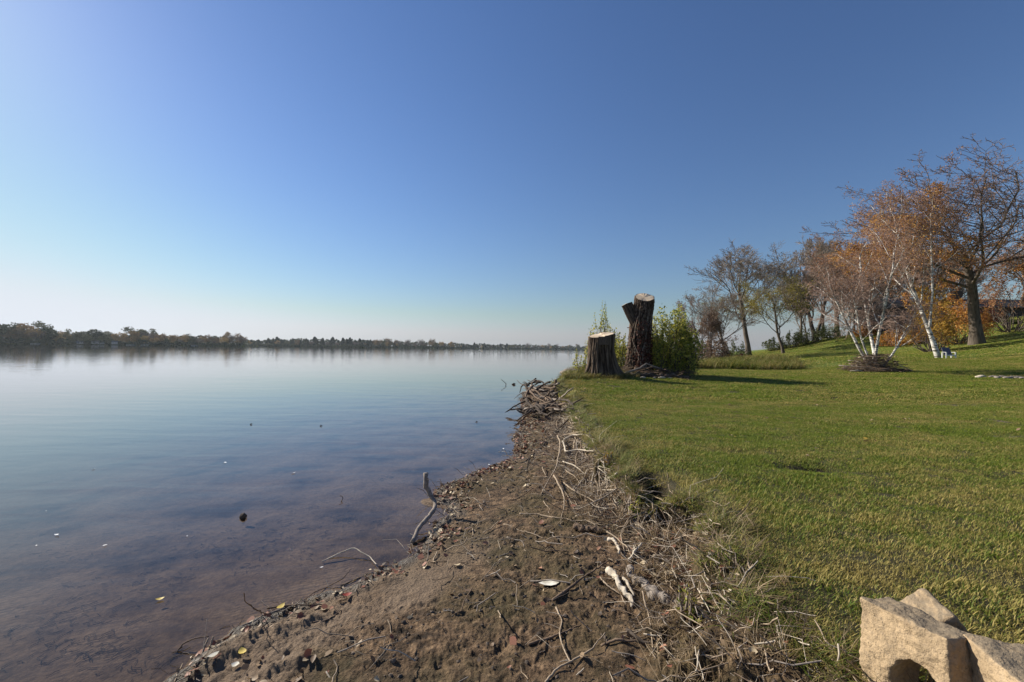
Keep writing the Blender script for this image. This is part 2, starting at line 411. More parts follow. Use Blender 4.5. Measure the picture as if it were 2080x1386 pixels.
def polar_ground():
    # the ground sheet is finest where the mud lies close by
    rr = np.concatenate([[0.0, .3, .6, .9], np.geomspace(1.15, 7, 300), np.geomspace(7, 26, 115)[1:], np.geomspace(26, 3100, 110)[1:]])
    th = np.radians(np.concatenate([np.arange(-62, -41, .5), np.arange(-41, 24, .135), np.arange(24, 62, .24), np.arange(62, 298, 4.0)]))
    R, T = np.meshgrid(rr, th, indexing='ij'); X = R * np.sin(T); Y = R * np.cos(T)
    z, ds, db, k, tt, q = ground_full(X.ravel(), Y.ravel())
    nr, nt = R.shape
    i = np.arange(nr - 1)[:, None]; j = np.arange(nt)[None, :]; j2 = (j + 1) % nt
    Fc = np.stack([i * nt + j, i * nt + j2, (i + 1) * nt + j2, (i + 1) * nt + j], -1).reshape(-1, 4)[:, ::-1]
    x, y = X.ravel(), Y.ravel(); r = np.hypot(x, y)
    lawn = np.clip(k * 1.0, 0, 1); lawn = np.maximum(lawn, q)
    fringe = sstep(-.1, .35, db + .25 * fbm(x * 2.2, y * 2.2, 77, 3)); 
    lawn = np.where(r < 30, lawn * fringe, lawn)
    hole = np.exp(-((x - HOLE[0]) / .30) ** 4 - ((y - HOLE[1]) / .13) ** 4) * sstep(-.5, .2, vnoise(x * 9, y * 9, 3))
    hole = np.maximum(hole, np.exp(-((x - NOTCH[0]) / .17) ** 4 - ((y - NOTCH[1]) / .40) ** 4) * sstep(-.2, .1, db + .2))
    a = dict(lawn=lawn, shore=np.where(q > .3, 2, ds), bare=bare_mask(x, y), hole=np.clip(hole, 0, 1), nearlawn=1 - sstep(16, 46, r),
             smooth=sstep(.15, -.1, np.abs(ds - .42) - .25) * (1 - sstep(3.0, 4.5, r)))
    return mesh_from('ground', np.c_[x, y, z], [Fc], M_ground, True, a)
SP = [(atz(1890, 815, .6)[:2], 2.6, .30), (atz(1790, 812, .6)[:2], 1.5, .22), (atz(1985, 822, .6)[:2], 1.3, .18), (atz(2030, 850, .6)[:2], 1.6, .12), (atz(2025, 876, .6)[:2], 1.1, .08), (atz(1590, 808, .6)[:2], 1.3, .10)]
def bare_mask(x, y):
    m = np.zeros(np.shape(x))
    for (c, sx, sy) in SP:
        m = np.maximum(m, np.exp(-((x - c[0]) / sx) ** 2 - ((y - c[1] + .12 * (x - c[0])) / sy) ** 2))
    return np.clip(m * 1.1 * sstep(-.5, .4, fbm(np.asarray(x) * 3, np.asarray(y) * 6, 9, 3)), 0, 1)
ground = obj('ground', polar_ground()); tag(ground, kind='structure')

# ---- water
t = NT('lake_water')
p = t.pos((1, 1, 1))
wa = t.noise(1.0, t.pos((.45, 1.6, 1)), 3, .5, .3); wb = t.noise(1.0, t.pos((2.6, 7.0, 1)), 3, .55, .2); wc = t.noise(1.0, t.pos((.05, .16, 1)), 2, .5)
patch = t.ramp(t.noise(1.0, t.pos((.012, .05, 1)), 4, .6), [(.4, .35), (.62, 1.0)])
hgt = t.math('ADD', t.math('MULTIPLY', wa, .62), t.math('MULTIPLY', t.math('MULTIPLY', wb, .13), patch))
hgt = t.math('ADD', hgt, t.math('MULTIPLY', wc, .9))
nb = t.bump(hgt, 1.0, .0135)
dt = t.new('VectorMath', operation='DOT_PRODUCT'); t.l.new(nb, dt.inputs[0]); t.l.new(t.new('NewGeometry').outputs['Incoming'], dt.inputs[1])
ca = t.math('MINIMUM', t.math('ABSOLUTE', dt.outputs['Value']), 1.0)
fac = t.math('ADD', t.math('MULTIPLY', t.math('POWER', t.math('SUBTRACT', 1.0, ca), 5.0), .98), .02, True)   # Schlick, the same from either side
gl = t.new('BsdfGlossy'); gl.inputs['Roughness'].default_value = .0; gl.inputs['Color'].default_value = (1, 1, 1, 1); t.l.new(nb, gl.inputs['Normal'])
tr = t.new('BsdfTransparent'); tr.inputs[0].default_value = (.80, .77, .72, 1)
mx = t.new('MixShader'); t.l.new(fac, mx.inputs[0]); t.l.new(tr.outputs[0], mx.inputs[1]); t.l.new(gl.outputs[0], mx.inputs[2]); t.l.new(mx.outputs[0], t.out.inputs[0])
M_water = t.m
wy = np.r_[-400, np.geomspace(1, 2600, 24)]
wx = np.linspace(-3050, 3050, 15)
XX, YY = np.meshgrid(wx, wy, indexing='ij'); nv = len(wy)
ii, jj = np.meshgrid(np.arange(len(wx) - 1), np.arange(nv - 1), indexing='ij'); b = ii * nv + jj
water = obj('lake', mesh_from('lake', np.c_[XX.ravel(), YY.ravel(), 0 * XX.ravel()], [np.stack([b, b + nv, b + nv + 1, b + 1], -1).reshape(-1, 4)], M_water, True))
tag(water, kind='structure')

# ------------------------------------------------------------------ scatter with geometry nodes
def scatter(name, label, meshes, P, yaw, scale, idx, dry=None, tilt=None, kind='stuff', cat=None):
    pts = bpy.data.meshes.new(name); pts.vertices.add(len(P)); pts.vertices.foreach_set('co', np.asarray(P, np.float32).ravel())
    # rotation: yaw then lean with the slope
    e = .15; gxv = (gz(P[:, 0] + e, P[:, 1]) - gz(P[:, 0] - e, P[:, 1])) / (2 * e); gyv = (gz(P[:, 0], P[:, 1] + e) - gz(P[:, 0], P[:, 1] - e)) / (2 * e)
    gxv = np.clip(gxv, -.5, .5); gyv = np.clip(gyv, -.5, .5)
    if tilt is not None: gxv = gxv * 0 + tilt[:, 0]; gyv = gyv * 0 + tilt[:, 1]
    N = np.c_[-gxv, -gyv, np.ones(len(P))]; N /= np.linalg.norm(N, axis=1, keepdims=True)
    X0 = np.c_[np.cos(yaw), np.sin(yaw), np.zeros(len(P))]; X0 -= N * (X0 * N).sum(1, keepdims=True); X0 /= np.linalg.norm(X0, axis=1, keepdims=True)
    Y0 = np.cross(N, X0)
    ry = -np.arcsin(np.clip(X0[:, 2], -1, 1)); rx = np.arctan2(Y0[:, 2], N[:, 2]); rz = np.arctan2(X0[:, 1], X0[:, 0])
    for k_, ty, f, a in (('rot', 'FLOAT_VECTOR', 'vector', np.c_[rx, ry, rz]), ('scl', 'FLOAT', 'value', scale), ('dry', 'FLOAT', 'value', dry if dry is not None else np.zeros(len(P))), ('pick', 'INT', 'value', idx)):
        at_ = pts.attributes.new(k_, ty, 'POINT'); at_.data.foreach_set(f, np.ascontiguousarray(a, np.int32 if ty == 'INT' else np.float32).ravel())
    c = bpy.data.collections.new(name + '_pieces')
    for i, m in enumerate(meshes):
        c.objects.link(bpy.data.objects.new('%s_piece_%02d' % (name, i), m))
    ng = bpy.data.node_groups.new(name, 'GeometryNodeTree')
    ng.interface.new_socket('Geometry', in_out='INPUT', socket_type='NodeSocketGeometry'); ng.interface.new_socket('Geometry', in_out='OUTPUT', socket_type='NodeSocketGeometry')
    gi = ng.nodes.new('NodeGroupInput'); go = ng.nodes.new('NodeGroupOutput'); ip = ng.nodes.new('GeometryNodeInstanceOnPoints'); ci = ng.nodes.new('GeometryNodeCollectionInfo')
    ci.inputs['Collection'].default_value = c; ci.inputs['Separate Children'].default_value = True; ci.inputs['Reset Children'].default_value = True
    ip.inputs['Pick Instance'].default_value = True
    def na(nm, ty):
        n = ng.nodes.new('GeometryNodeInputNamedAttribute'); n.data_type = ty; n.inputs['Name'].default_value = nm; return n.outputs['Attribute']
    L = ng.links
    L.new(gi.outputs[0], ip.inputs['Points']); L.new(ci.outputs[0], ip.inputs['Instance']); L.new(na('pick', 'INT'), ip.inputs['Instance Index'])
    L.new(na('rot', 'FLOAT_VECTOR'), ip.inputs['Rotation']); L.new(na('scl', 'FLOAT'), ip.inputs['Scale']); L.new(ip.outputs[0], go.inputs[0])
    o = obj(name, pts); md = o.modifiers.new('scatter', 'NODES'); md.node_group = ng
    tag(o, label, cat, kind=kind); return o

# ---- grass blades
def grass_mat(name, g1, g2, dryc):
    t = NT(name)
    f = t.attr('tint'); big = t.noise(.9, t.pos((.55, 1.3, 1)), 6, .68); mid = t.noise(3.5, t.pos(), 4, .6)
    dry = t.attr('dry', 'INSTANCER')
    green = t.ramp(f, [(0, g1), (.6, g2), (.93, (g2[0] * 1.5, g2[1] * 1.25, g2[2] * 1.3))])
    fac = t.math('ADD', t.math('MULTIPLY', big, 1.05), t.math('MULTIPLY', mid, .35))
    fac = t.math('ADD', fac, t.math('MULTIPLY', t.math('SUBTRACT', f, .5), .42))
    fac = t.math('ADD', fac, t.math('MULTIPLY', dry, .42))
    fac = t.ramp(fac, [(.68, 0.0), (.86, .9)])
    t.leaf(t.mix(fac, green, dryc), .38, .6); return t.m
M_grass = grass_mat('lawn_grass', (.075, .130, .010), (.190, .250, .026), (.44, .34, .11))
M_edge = grass_mat('edge_grass', (.060, .090, .008), (.130, .165, .018), (.28, .22, .075))
M_straw = grass_mat('dry_straw', (.14, .10, .055), (.30, .22, .13), (.36, .27, .16))
def blades(n, size, hmin, hmax, w, seed, lean=.6, curve=.5, mat=M_grass, radial=False):
    r = RS(seed); c = (r.rand(n, 2) - .5) * size
    if radial:
        c = r.normal(size=(n, 2)) * size * .22
    h = hmin + (hmax - hmin) * r.rand(n) ** 1.3; a = r.rand(n) * 6.283; ln = lean * r.rand(n)
    if radial: a = np.arctan2(c[:, 1], c[:, 0]) + r.normal(size=n) * .7
    d = np.c_[np.cos(a), np.sin(a)]; s = np.c_[-d[:, 1], d[:, 0]]; ww = w * (.6 + .8 * r.rand(n))
    def P(u, side):
        off = d * (h * (ln * u + curve * u * u))[:, None] + s * (side * ww * (1 - .4 * u))[:, None] * .5
        return np.c_[c + off, h * u * (1 - .35 * curve * u) - .004]
    V = np.stack([P(0, -1), P(0, 1), P(.55, 1), P(.55, -1), P(1, 0)], 1).reshape(-1, 3)
    b = np.arange(n) * 5
    return mesh_from('blades', V, [np.stack([b, b + 1, b + 2, b + 3], -1), np.stack([b + 3, b + 2, b + 4], -1)], mat, True, {'tint': np.repeat(r.rand(n), 5)})
def field(x0, x1, y0, y1, sp, seed):
    r = RS(seed); X, Y = np.meshgrid(np.arange(x0, x1, sp), np.arange(y0, y1, sp)); x = X.ravel() + (r.rand(X.size) - .5) * sp; y = Y.ravel() + (r.rand(X.size) - .5) * sp
    return x, y, r
def lawn_points(x0, x1, y0, y1, sp, seed, minb=.0):
    x, y, r = field(x0, x1, y0, y1, sp, seed)
    ok = (x < 1.28 * y + 1.5) & (x > -1.3 * y)
    x, y = x[ok], y[ok]
    z, ds, db, k, t_, q = ground_full(x, y)
    edge = db + .22 * fbm(x * 2.2, y * 2.2, 77, 3)
    keep = (edge > minb + .25 * r.rand(len(x))) & (bare_mask(x, y) < .35 + .4 * r.rand(len(x)))
    keep &= ~((np.abs(x - HOLE[0]) < .30) & (np.abs(y - HOLE[1]) < .14))
    keep &= ~((np.abs(x - NOTCH[0]) < .15) & (np.abs(y - NOTCH[1]) < .26))
    x, y, z, db = x[keep], y[keep], z[keep], db[keep]
    return np.c_[x, y, z], db, r
LG = 'short mown green lawn with yellowed patches along the eroded bank'
near_m = [blades(380, .26, .012, .036, .0036, 100 + i, .9, .35) for i in range(10)]
P, db, r = lawn_points(0.6, 18, 1.2, 12, .145, 1)
dry = .65 * np.exp(-np.clip(db, 0, 9) / .35) + .12 * sstep(5, 2, P[:, 1]) 
scatter('lawn_grass', LG, near_m, P, r.rand(len(P)) * 6.28, .62 + .5 * r.rand(len(P)) + .55 * sstep(.0, .5, vnoise(P[:, 0] * 3.2, P[:, 1] * 3.2, 9)), r.randint(0, 10, len(P)), dry)
mid_m = [blades(420, .60, .025, .065, .010, 200 + i, .9, .7) for i in range(8)]
P, db, r = lawn_points(0.6, 42, 11.8, 30, .37, 2)
scatter('mid_lawn_grass', 'mown green lawn stretching back from the bank to the birches', mid_m, P, r.rand(len(P)) * 6.28, .6 + .5 * r.rand(len(P)) + .7 * sstep(.0, .5, vnoise(P[:, 0] * 1.6, P[:, 1] * 1.6, 9)), r.randint(0, 8, len(P)), .5 * np.exp(-np.clip(db, 0, 9) / .6))
far_m = [blades(300, 1.5, .03, .08, .035, 300 + i, .9, .7) for i in range(6)]
P, db, r = lawn_points(6, 96, 29.5, 78, 1.0, 3, .2)
scatter('far_lawn_grass', 'distant mown lawn rising over the hill under the trees', far_m, P, r.rand(len(P)) * 6.28, .8 + .5 * r.rand(len(P)), r.randint(0, 6, len(P)), 0 * db)
# long overhanging grass on the lip of the bank
lip_m = [blades(110, .22, .03, .10, .0045, 400 + i, 1.1, 1.1, M_edge) for i in range(6)]
x, y, r = field(0, 5, 1.4, 24, .085, 5); z, ds, db, k, t_, q = ground_full(x, y)
wd = .16 + .22 * sstep(.1, .5, vnoise(x * 1.3, y * 1.3, 7))
keep = (db > -.05) & (db < wd) & (r.rand(len(x)) < np.where(y < 3.3, .35, .9)) & ~((np.abs(x - NOTCH[0]) < .16) & (np.abs(y - NOTCH[1]) < .27))
P = np.c_[x, y, z][keep]
scatter('bank_lip_grass', 'long yellow green grass hanging over the lip of the eroded bank', lip_m, P, r.rand(len(P)) * 6.28, .6 + .8 * r.rand(len(P)), r.randint(0, 6, len(P)), .12 + .45 * vnoise(P[:, 0] * 2, P[:, 1] * 2, 8))
# dead stalks and straw on the slumped soil of the near bank
st_m = [blades(26, .10, .03, .13, .0035, 500 + i, 1.3, 1.0, M_straw) for i in range(6)]
x, y, r = field(.2, 3.2, 1.2, 6, .07, 6); z, ds, db, k, t_, q = ground_full(x, y)
keep = (db > -.75) & (db < .25) & (r.rand(len(x)) < .6 * sstep(-.8, -.25, db)) 
P = np.c_[x, y, z][keep]
scatter('dead_grass', 'dead straw coloured grass and weeds on the slumped bank', st_m, P, r.rand(len(P)) * 6.28, .5 + .8 * r.rand(len(P)), r.randint(0, 6, len(P)), 0 * P[:, 0], tilt=r.normal(size=(len(P), 2)) * .6)
x, y, r = field(.8, 10, 14, 27, .16, 7); z, ds, db, k, t_, q = ground_full(x, y)
near_stump = np.minimum(np.hypot(x - 4.0, y - 19), np.hypot(x - 5.9, y - 20.6))
keep = ((db > -.1) & (db < 1.0) & (y > 17) & (r.rand(len(x)) < .8)) | ((near_stump < 1.5) & (r.rand(len(x)) < .6)) & (ds > 0)
tall_m = [blades(50, .25, .10, .34, .012, 600 + i, .6, .7, M_edge) for i in range(5)]
P = np.c_[x, y, z][keep]
scatter('tall_bank_grass', 'unmown yellow green grass round the big stumps on the point', tall_m, P, r.rand(len(P)) * 6.28, .5 + .7 * r.rand(len(P)), r.randint(0, 5, len(P)), .3 + 0 * P[:, 0])
# tall weedy strip right of the big bush
x, y, r = field(8, 34, 20, 62, .35, 8); z, ds, db, k, t_, q = ground_full(x, y)
keep = (db > -.5) & (db < np.interp(y, [20, 26, 30, 40, 46, 60], [.3, 1.2, 6.5, 6.0, 1.5, 1.2]) - 1.0 * r.rand(len(x))) 
P = np.c_[x, y, z][keep]; reed_m = [blades(70, .55, .25, .75, .03, 650 + i, .35, .5, M_edge) for i in range(5)]
scatter('tall_weeds', 'tall green and straw weeds in a wedge along the shore right of the leafy bush', reed_m, P, r.rand(len(P)) * 6.28, .5 + .8 * r.rand(len(P)), r.randint(0, 5, len(P)), .15 + .5 * (P[:, 1] > 38) + .3 * vnoise(P[:, 0] * .5, P[:, 1] * .5, 3))

# ------------------------------------------------------------------ trees
M_bark = bark_mat('grey_brown_bark', (.035, .027, .021), (.15, .12, .095), 5, .2, .8)
M_twig = bark_mat('twig_bark', (.15, .12, .095), (.34, .28, .225), 3, 1, .1)
M_redtwig = bark_mat('reddish_twig_bark', (.17, .11, .085), (.34, .235, .185), 3, 1, .1)
def birch_mat():
    t = NT('birch_bark'); v = t.pos((1, 1, 5)); n = t.noise(3.2, v, 5, .7); w = t.noise(1.3, t.pos((1, 1, .9)), 4, .6)
    c = t.ramp(n, [(.42, (.03, .025, .02)), (.49, (.62, .58, .52)), (.72, (.80, .76, .70))])
    c = t.mix(t.ramp(w, [(.50, 0.0), (.60, .85)]), c, (.12, .095, .08))
    t.bsdf(c, .8, t.bump(n, .3, .02), .2); return t.m
M_birch = birch_mat()
L_orange = leaf_mat('orange_brown_leaves', [(0, (.26, .10, .025)), (.5, (.50, .22, .05)), (.85, (.66, .36, .08)), (1, (.74, .52, .16))], .4, False)
L_rust = leaf_mat('rust_leaves', [(0, (.18, .085, .05)), (.6, (.38, .18, .085)), (1, (.52, .29, .12))], .35, False)
L_gold = leaf_mat('golden_leaves', [(0, (.30, .15, .02)), (.5, (.50, .28, .04)), (1, (.62, .42, .08))], .4)
L_yell = leaf_mat('yellow_green_leaves', [(0, (.16, .15, .03)), (.5, (.32, .27, .05)), (1, (.48, .38, .07))], .4)
L_green = leaf_mat('green_leaves', [(0, (.035, .055, .015)), (.5, (.08, .11, .025)), (1, (.17, .17, .04))], .35)
L_willow = leaf_mat('bright_green_leaves', [(0, (.11, .14, .03)), (.4, (.27, .30, .05)), (.75, (.48, .44, .08)), (1, (.70, .58, .14))], .5, False)
L_maroon = leaf_mat('maroon_leaves', [(0, (.06, .012, .012)), (.6, (.13, .03, .03)), (1, (.22, .08, .05))], .3)
L_brush = leaf_mat('brown_red_leaves', [(0, (.12, .065, .045)), (.6, (.26, .165, .11)), (1, (.40, .29, .18))], .3)

def grow_tree(seed, kind):
    rng = random.Random(seed); out = [[] for _ in range(7)]
    K = dict(oak=dict(n=[13, 7, 6, 5, 4], rat=[1.15, .62, .55, .5, .5], ang=(38, 68), trop=[.0, .10, .08, .06, .04], wob=.24, t0=[.55, .25, .2, .2, .2], L=.36),
             elm=dict(n=[10, 8, 7, 6, 3], rat=[.75, .6, .52, .5, .5], ang=(22, 48), trop=[.0, .16, .12, .08, .05], wob=.15, t0=[.30, .25, .2, .2, .2], L=.50),
             birch=dict(n=[11, 8, 6, 4, 3], rat=[.42, .58, .52, .5, .5], ang=(28, 55), trop=[.10, .12, .05, -.04, -.10], wob=.13, t0=[.35, .2, .2, .2, .2], L=.85),
             shrub=dict(n=[6, 7, 6, 4, 0], rat=[.7, .6, .5, .5, .5], ang=(25, 60), trop=[.05, .06, .05, .0, 0], wob=.25, t0=[.1, .2, .2, .2, .2], L=.6))[kind]
    def go(p, d, L, r, lv, depth):
        n = 8 if lv == 0 else (6 if lv == 1 else (5 if lv == 2 else 4))
        pts = [p.copy()]; rad = [r]; q = p.copy(); dd = d.normalized()
        end = .45 if lv < 2 else .35
        for i in range(1, n):
            w = K['wob'] * (.3 if lv == 0 else 1)
            dd = (dd + Vector((rng.gauss(0, w), rng.gauss(0, w), rng.gauss(0, w * .7) + K['trop'][min(lv, 4)]))).normalized()
            q = q + dd * (L / (n - 1)); pts.append(q.copy()); rad.append(r * (1 - (1 - end) * i / (n - 1)))
        out[lv].append((np.array(pts), np.array(rad)))
        if lv >= depth: return
        c = K['n'][lv]; c = max(2, int(c * rng.uniform(.8, 1.25)))
        phi = rng.uniform(0, 6.28)
        for j in range(c):
            tpos = K['t0'][lv] + (1 - K['t0'][lv]) * (j + rng.random()) / c; tpos = min(tpos, .999)
            f = tpos * (n - 1); i = int(f); a = f - i
            bp = pts[i].lerp(pts[i + 1], a); br = rad[i] * (1 - a) + rad[i + 1] * a; bd = (pts[i + 1] - pts[i]).normalized()
            phi += 2.4 + rng.uniform(-.5, .5); ang = math.radians(rng.uniform(*K['ang'])) * (1 if tpos < .93 else .4)
            side = bd.orthogonal().normalized(); side.rotate(Matrix.Rotation(phi, 3, bd))
            nd = bd * math.cos(ang) + side * math.sin(ang)
            go(bp, nd, L * K['rat'][lv] * (1.08 - .45 * tpos) * rng.uniform(.75, 1.2), br * (.72 if lv else .66) * rng.uniform(.75, 1), lv + 1, depth)
    return out, go, rng, K

def make_tree(name, label, cat, base, H, Wd, tr, kind='elm', seed=1, depth=4, stems=None, bark=None, twig=None, leaves=(), group=None, minr=.011, lean=(0, 0), asym=0, Dd=None):
    out, go, rng, K = grow_tree(seed, kind)
    stems = stems or [((0, 0, 0), (lean[0], lean[1], 1), 1.0, 1.0)]
    for so_, d, Ls, rs in stems:
        go(Vector(so_), Vector(d), K['L'] * Ls, 1.0 * rs, 0, depth)
    allp = np.concatenate([p for lv in out for p, _ in lv]); hi = np.percentile(allp[:, 2], 99.7); 
    xs = np.percentile(allp[:, 0], [1, 99]); ys = np.percentile(allp[:, 1], [1, 99])
    sx = Wd / (xs[1] - xs[0]); sy = (Dd or Wd) / (ys[1] - ys[0]); sz = H / hi
    cx = 0.35 * (xs[0] + xs[1]) / 2 
    def T(p):
        w = np.clip(p[:, 2:3] / hi, 0, 1)
        return np.c_[(p[:, 0] - cx * 1.0 * np.clip(w[:, 0] * 1.6, 0, 1)) * sx + asym * w[:, 0], p[:, 1] * sy, p[:, 2] * sz]
    root = empty(name, base, label, cat, group)
    def prep(lv):
        res = []
        for p, r in out[lv]:
            res.append((T(p), np.maximum(r * tr * (.72 if lv else 1), minr)))
        return res
    # base flare
    tb = MB()
    l0 = prep(0)
    fl = []
    for p, r in l0:
        r = r.copy(); r[0] *= 1.35; p = p.copy(); p[0, 2] -= .25
        fl.append((p, r))
    tb.tubes(fl, 12); bark = bark or M_bark; twig = twig or M_twig
    obj('trunk', tb.mesh('trunk', bark), root)
    cb = MB(); cb.tubes(prep(1), 7); 
    if depth >= 2: cb.tubes(prep(2), 5, m=1 if bark is M_birch else 0)
    for l in range(3, depth + 1):
        if out[l]: cb.tubes(prep(l), 3, m=1)
    obj('branches', cb.mesh('branches', [bark, twig]), root)
    tips = np.concatenate([T(p)[1:] for l in range(max(2, depth - 1), depth + 1) for p, _ in out[l]])
    nr = RS(seed + 5)
    for li, (mat, n, size, fn) in enumerate(leaves):
        n = int(n * 1.25)
        w = fn(tips[:, 0] / (Wd / 2), tips[:, 2] / H, tips[:, 1]); w = np.clip(w, 0, None) * sstep(-.2, .35, vnoise(tips[:, 0] * .55 + li * 7, tips[:, 2] * .55, seed + li))
        if w.sum() <= 0: continue
        i = nr.choice(len(tips), n, p=w / w.sum()); C = tips[i] + nr.normal(size=(n, 3)) * size * 1.3
        V, Fq = leaf_quads(C, size * (.6 + .8 * nr.rand(n)), nr, .1, .75)
        b = MB(); b.add(V, Fq, np.repeat(nr.rand(n), 4)); obj('foliage', b.mesh('foliage', mat, False), root)
    return root
def gp(px, Y, dz=0):
    """ground spot straight below pixel column px at distance Y"""
    x = (px - 1040) / F * Y; return (float(x), float(Y), float(gz(x, Y)[0]) + dz)

GT = 'bare autumn trees along the shore beyond the lawn'
tophalf = lambda x, h, y: sstep(.45, .8, h)
allov = lambda x, h, y: 1.0 + 0 * h
low = lambda x, h, y: sstep(.75, .3, h)
make_tree('shoreline_tree', 'thin reddish brown leaning tree just right of the leafy stump bush', 'tree', gp(1432, 47), 7.6, 4.6, .11, 'shrub', 11, 4, twig=M_redtwig, leaves=[(L_brush, 5200, .11, allov)],
          stems=[((0, 0, 0), (-.3, 0, 1), 1, 1), ((.1, 0, 0), (.25, .2, 1), .9, .8), ((0, .1, 0), (.05, -.2, 1), .9, .8)])
make_tree('bare_tree', 'slender bare tree, leftmost tall one of the shore row, bare twigs against the sky', 'tree', gp(1474, 56), 11.0, 7.8, .22, 'elm', 12, 4, leaves=[(L_brush, 4500, .10, allov), (L_yell, 250, .14, allov)])
make_tree('bare_tree', 'tallest bare tree of the shore row with thick dark trunk left of the sky gap', 'tree', gp(1521, 66), 17.6, 14.0, .38, 'elm', 63, 4, leaves=[(L_yell, 3200, .15, low), (L_brush, 7500, .10, allov)], minr=.023)
make_tree('yellow_tree', 'small tree with yellow green leaves right of the tall bare tree', 'tree', gp(1592, 60), 11.0, 8.2, .20, 'elm', 14, 4, leaves=[(L_yell, 5200, .15, allov)], lean=(-.25, 0))
make_tree('bare_tree', 'bare tree with forked dark trunk right of the yellow leaved tree', 'tree', gp(1658, 66), 16.6, 11.0, .32, 'elm', 15, 4, stems=[((0, 0, 0), (-.35, 0, 1), .8, 1), ((0, 0, 0), (.3, .1, 1), 1, .8)], leaves=[(L_brush, 6500, .10, allov)], minr=.023)
make_tree('bare_tree', 'bare purplish tree with straight trunk behind the left birch', 'tree', gp(1702, 72), 18.0, 12.0, .38, 'elm', 16, 4, twig=M_redtwig, leaves=[(L_brush, 6500, .11, allov)], minr=.023)
make_tree('bare_tree', 'dense brown twigged tree in the wood directly behind the left birch crown', 'tree', gp(1762, 76), 15.0, 10.5, .33, 'elm', 17, 4, leaves=[(L_rust, 1100, .16, allov)], minr=.023)
make_tree('bare_tree', 'brown leaved tree above the left end of the wooden deck', 'tree', gp(1822, 74), 14.5, 9.5, .30, 'elm', 18, 4, leaves=[(L_rust, 1500, .16, allov)], minr=.023)
make_tree('bare_tree', 'bare tree rising behind the roof between the two orange leaved trees', 'tree', gp(1880, 82), 17.0, 11, .32, 'elm', 19, 4, leaves=[(L_rust, 900, .17, allov)], minr=.025)
make_tree('bare_tree', 'rusty leaved tree beside the dark end of the house at the right edge', 'tree', gp(2075, 58), 11.5, 10.0, .30, 'elm', 20, 4, leaves=[(L_rust, 4200, .16, allov)], minr=.014)
for px, Y, H, Wd_, sd, lab in [(1672, 80, 16.5, 9.0, 51, 'purplish bare tree filling the gap between the forked tree and the straight one'), (1735, 84, 17.5, 10, 52, 'reddish bare tree standing tallest behind the left birch'), (1795, 86, 18, 10, 53, 'russet bare tree right behind the left birch, above the deck corner'),
                             (1850, 78, 17, 10, 54, 'russet bare tree behind the house gable'), (1625, 78, 13.5, 7, 55, 'thin grey bare tree between the yellow tree and the forked one'), (1940, 84, 17, 12, 56, 'rust brown tree behind the oak trunk and the chimney')]:
    make_tree('bare_tree', lab, 'tree', gp(px, Y), H, Wd_, .26, 'elm', sd, 4, twig=M_redtwig, leaves=[(L_rust, 1500, .15, allov)], minr=.025)
# back row of thin trunks
for i, (px, Y, H, label) in enumerate([(1640, 84, 11, 'thin trunk farthest back in the gap right of the yellow tree'), (1724, 88, 12, 'thin dark sapling behind the brush covered birch, left of two'), (1748, 92, 12, 'thin dark sapling behind the brush covered birch, right of two'),
                                       (1800, 90, 13, 'thin dark trunk in the wood left of the deck railing')]):
    make_tree('sapling', label, 'tree', gp(px, Y), H, 6, .17, 'elm', 40 + i, 3, leaves=[(L_brush, 300, .18, allov)], minr=.022)

# birch ringed with cut brush
bA = gp(1775, 25.0)
make_tree('birch_tree', 'white birch with splayed stems standing in the ring of cut brush', 'birch', bA, 9.2, 6.0, .12, 'birch', 22, 4, bark=M_birch, twig=M_redtwig,
          stems=[((0, 0, 0), (-.75, .1, .8), .85, .75), ((0, 0, .02), (-.25, -.25, 1), .95, .7), ((.02, 0, .02), (.12, .2, 1), 1.0, .85), ((0.05, 0, 0), (.55, -.1, .75), .55, .55), ((0, 0, .0), (-.5, -.1, .75), .75, .5)],
          leaves=[(L_rust, 3200, .058, tophalf), (L_orange, 1800, .07, lambda x, h, y: sstep(.5, .8, h) * sstep(-.5, .6, x))], minr=.0065)
# leaning birch with the chair at its foot
bB = gp(1908, 32.0)
make_tree('birch_tree', 'tall leaning white birch with the garden chair at its foot', 'birch', bB, 13.7, 5.4, .155, 'birch', 28, 4, bark=M_birch, twig=M_redtwig, asym=-2.2,
          stems=[((0, 0, 0), (-.22, .05, 1), 1, 1), ((-.06, 0, .28), (-.62, .1, 1), .42, .4), ((-.03, 0, .2), (.18, -.1, 1), .75, .5)],
          leaves=[(L_rust, 6000, .08, lambda x, h, y: sstep(.3, .8, h)), (L_orange, 2600, .09, tophalf)], minr=.009)
# golden low canopy
# oak
oak = make_tree('oak_tree', 'huge spreading oak with thick dark fluted trunk on the rising lawn', 'oak', gp(1985, 42), 18.0, 23.0, .52, 'oak', 33, 5, Dd=11.0, asym=-1.3, twig=M_redtwig, minr=.017,
          leaves=[(L_rust, 6500, .13, lambda x, h, y: sstep(.6, .3, h)), (L_orange, 12000, .13, lambda x, h, y: sstep(.62, .3, h)), (L_rust, 2500, .11, lambda x, h, y: sstep(-.2, -.6, x) * sstep(.4, .6, h))])

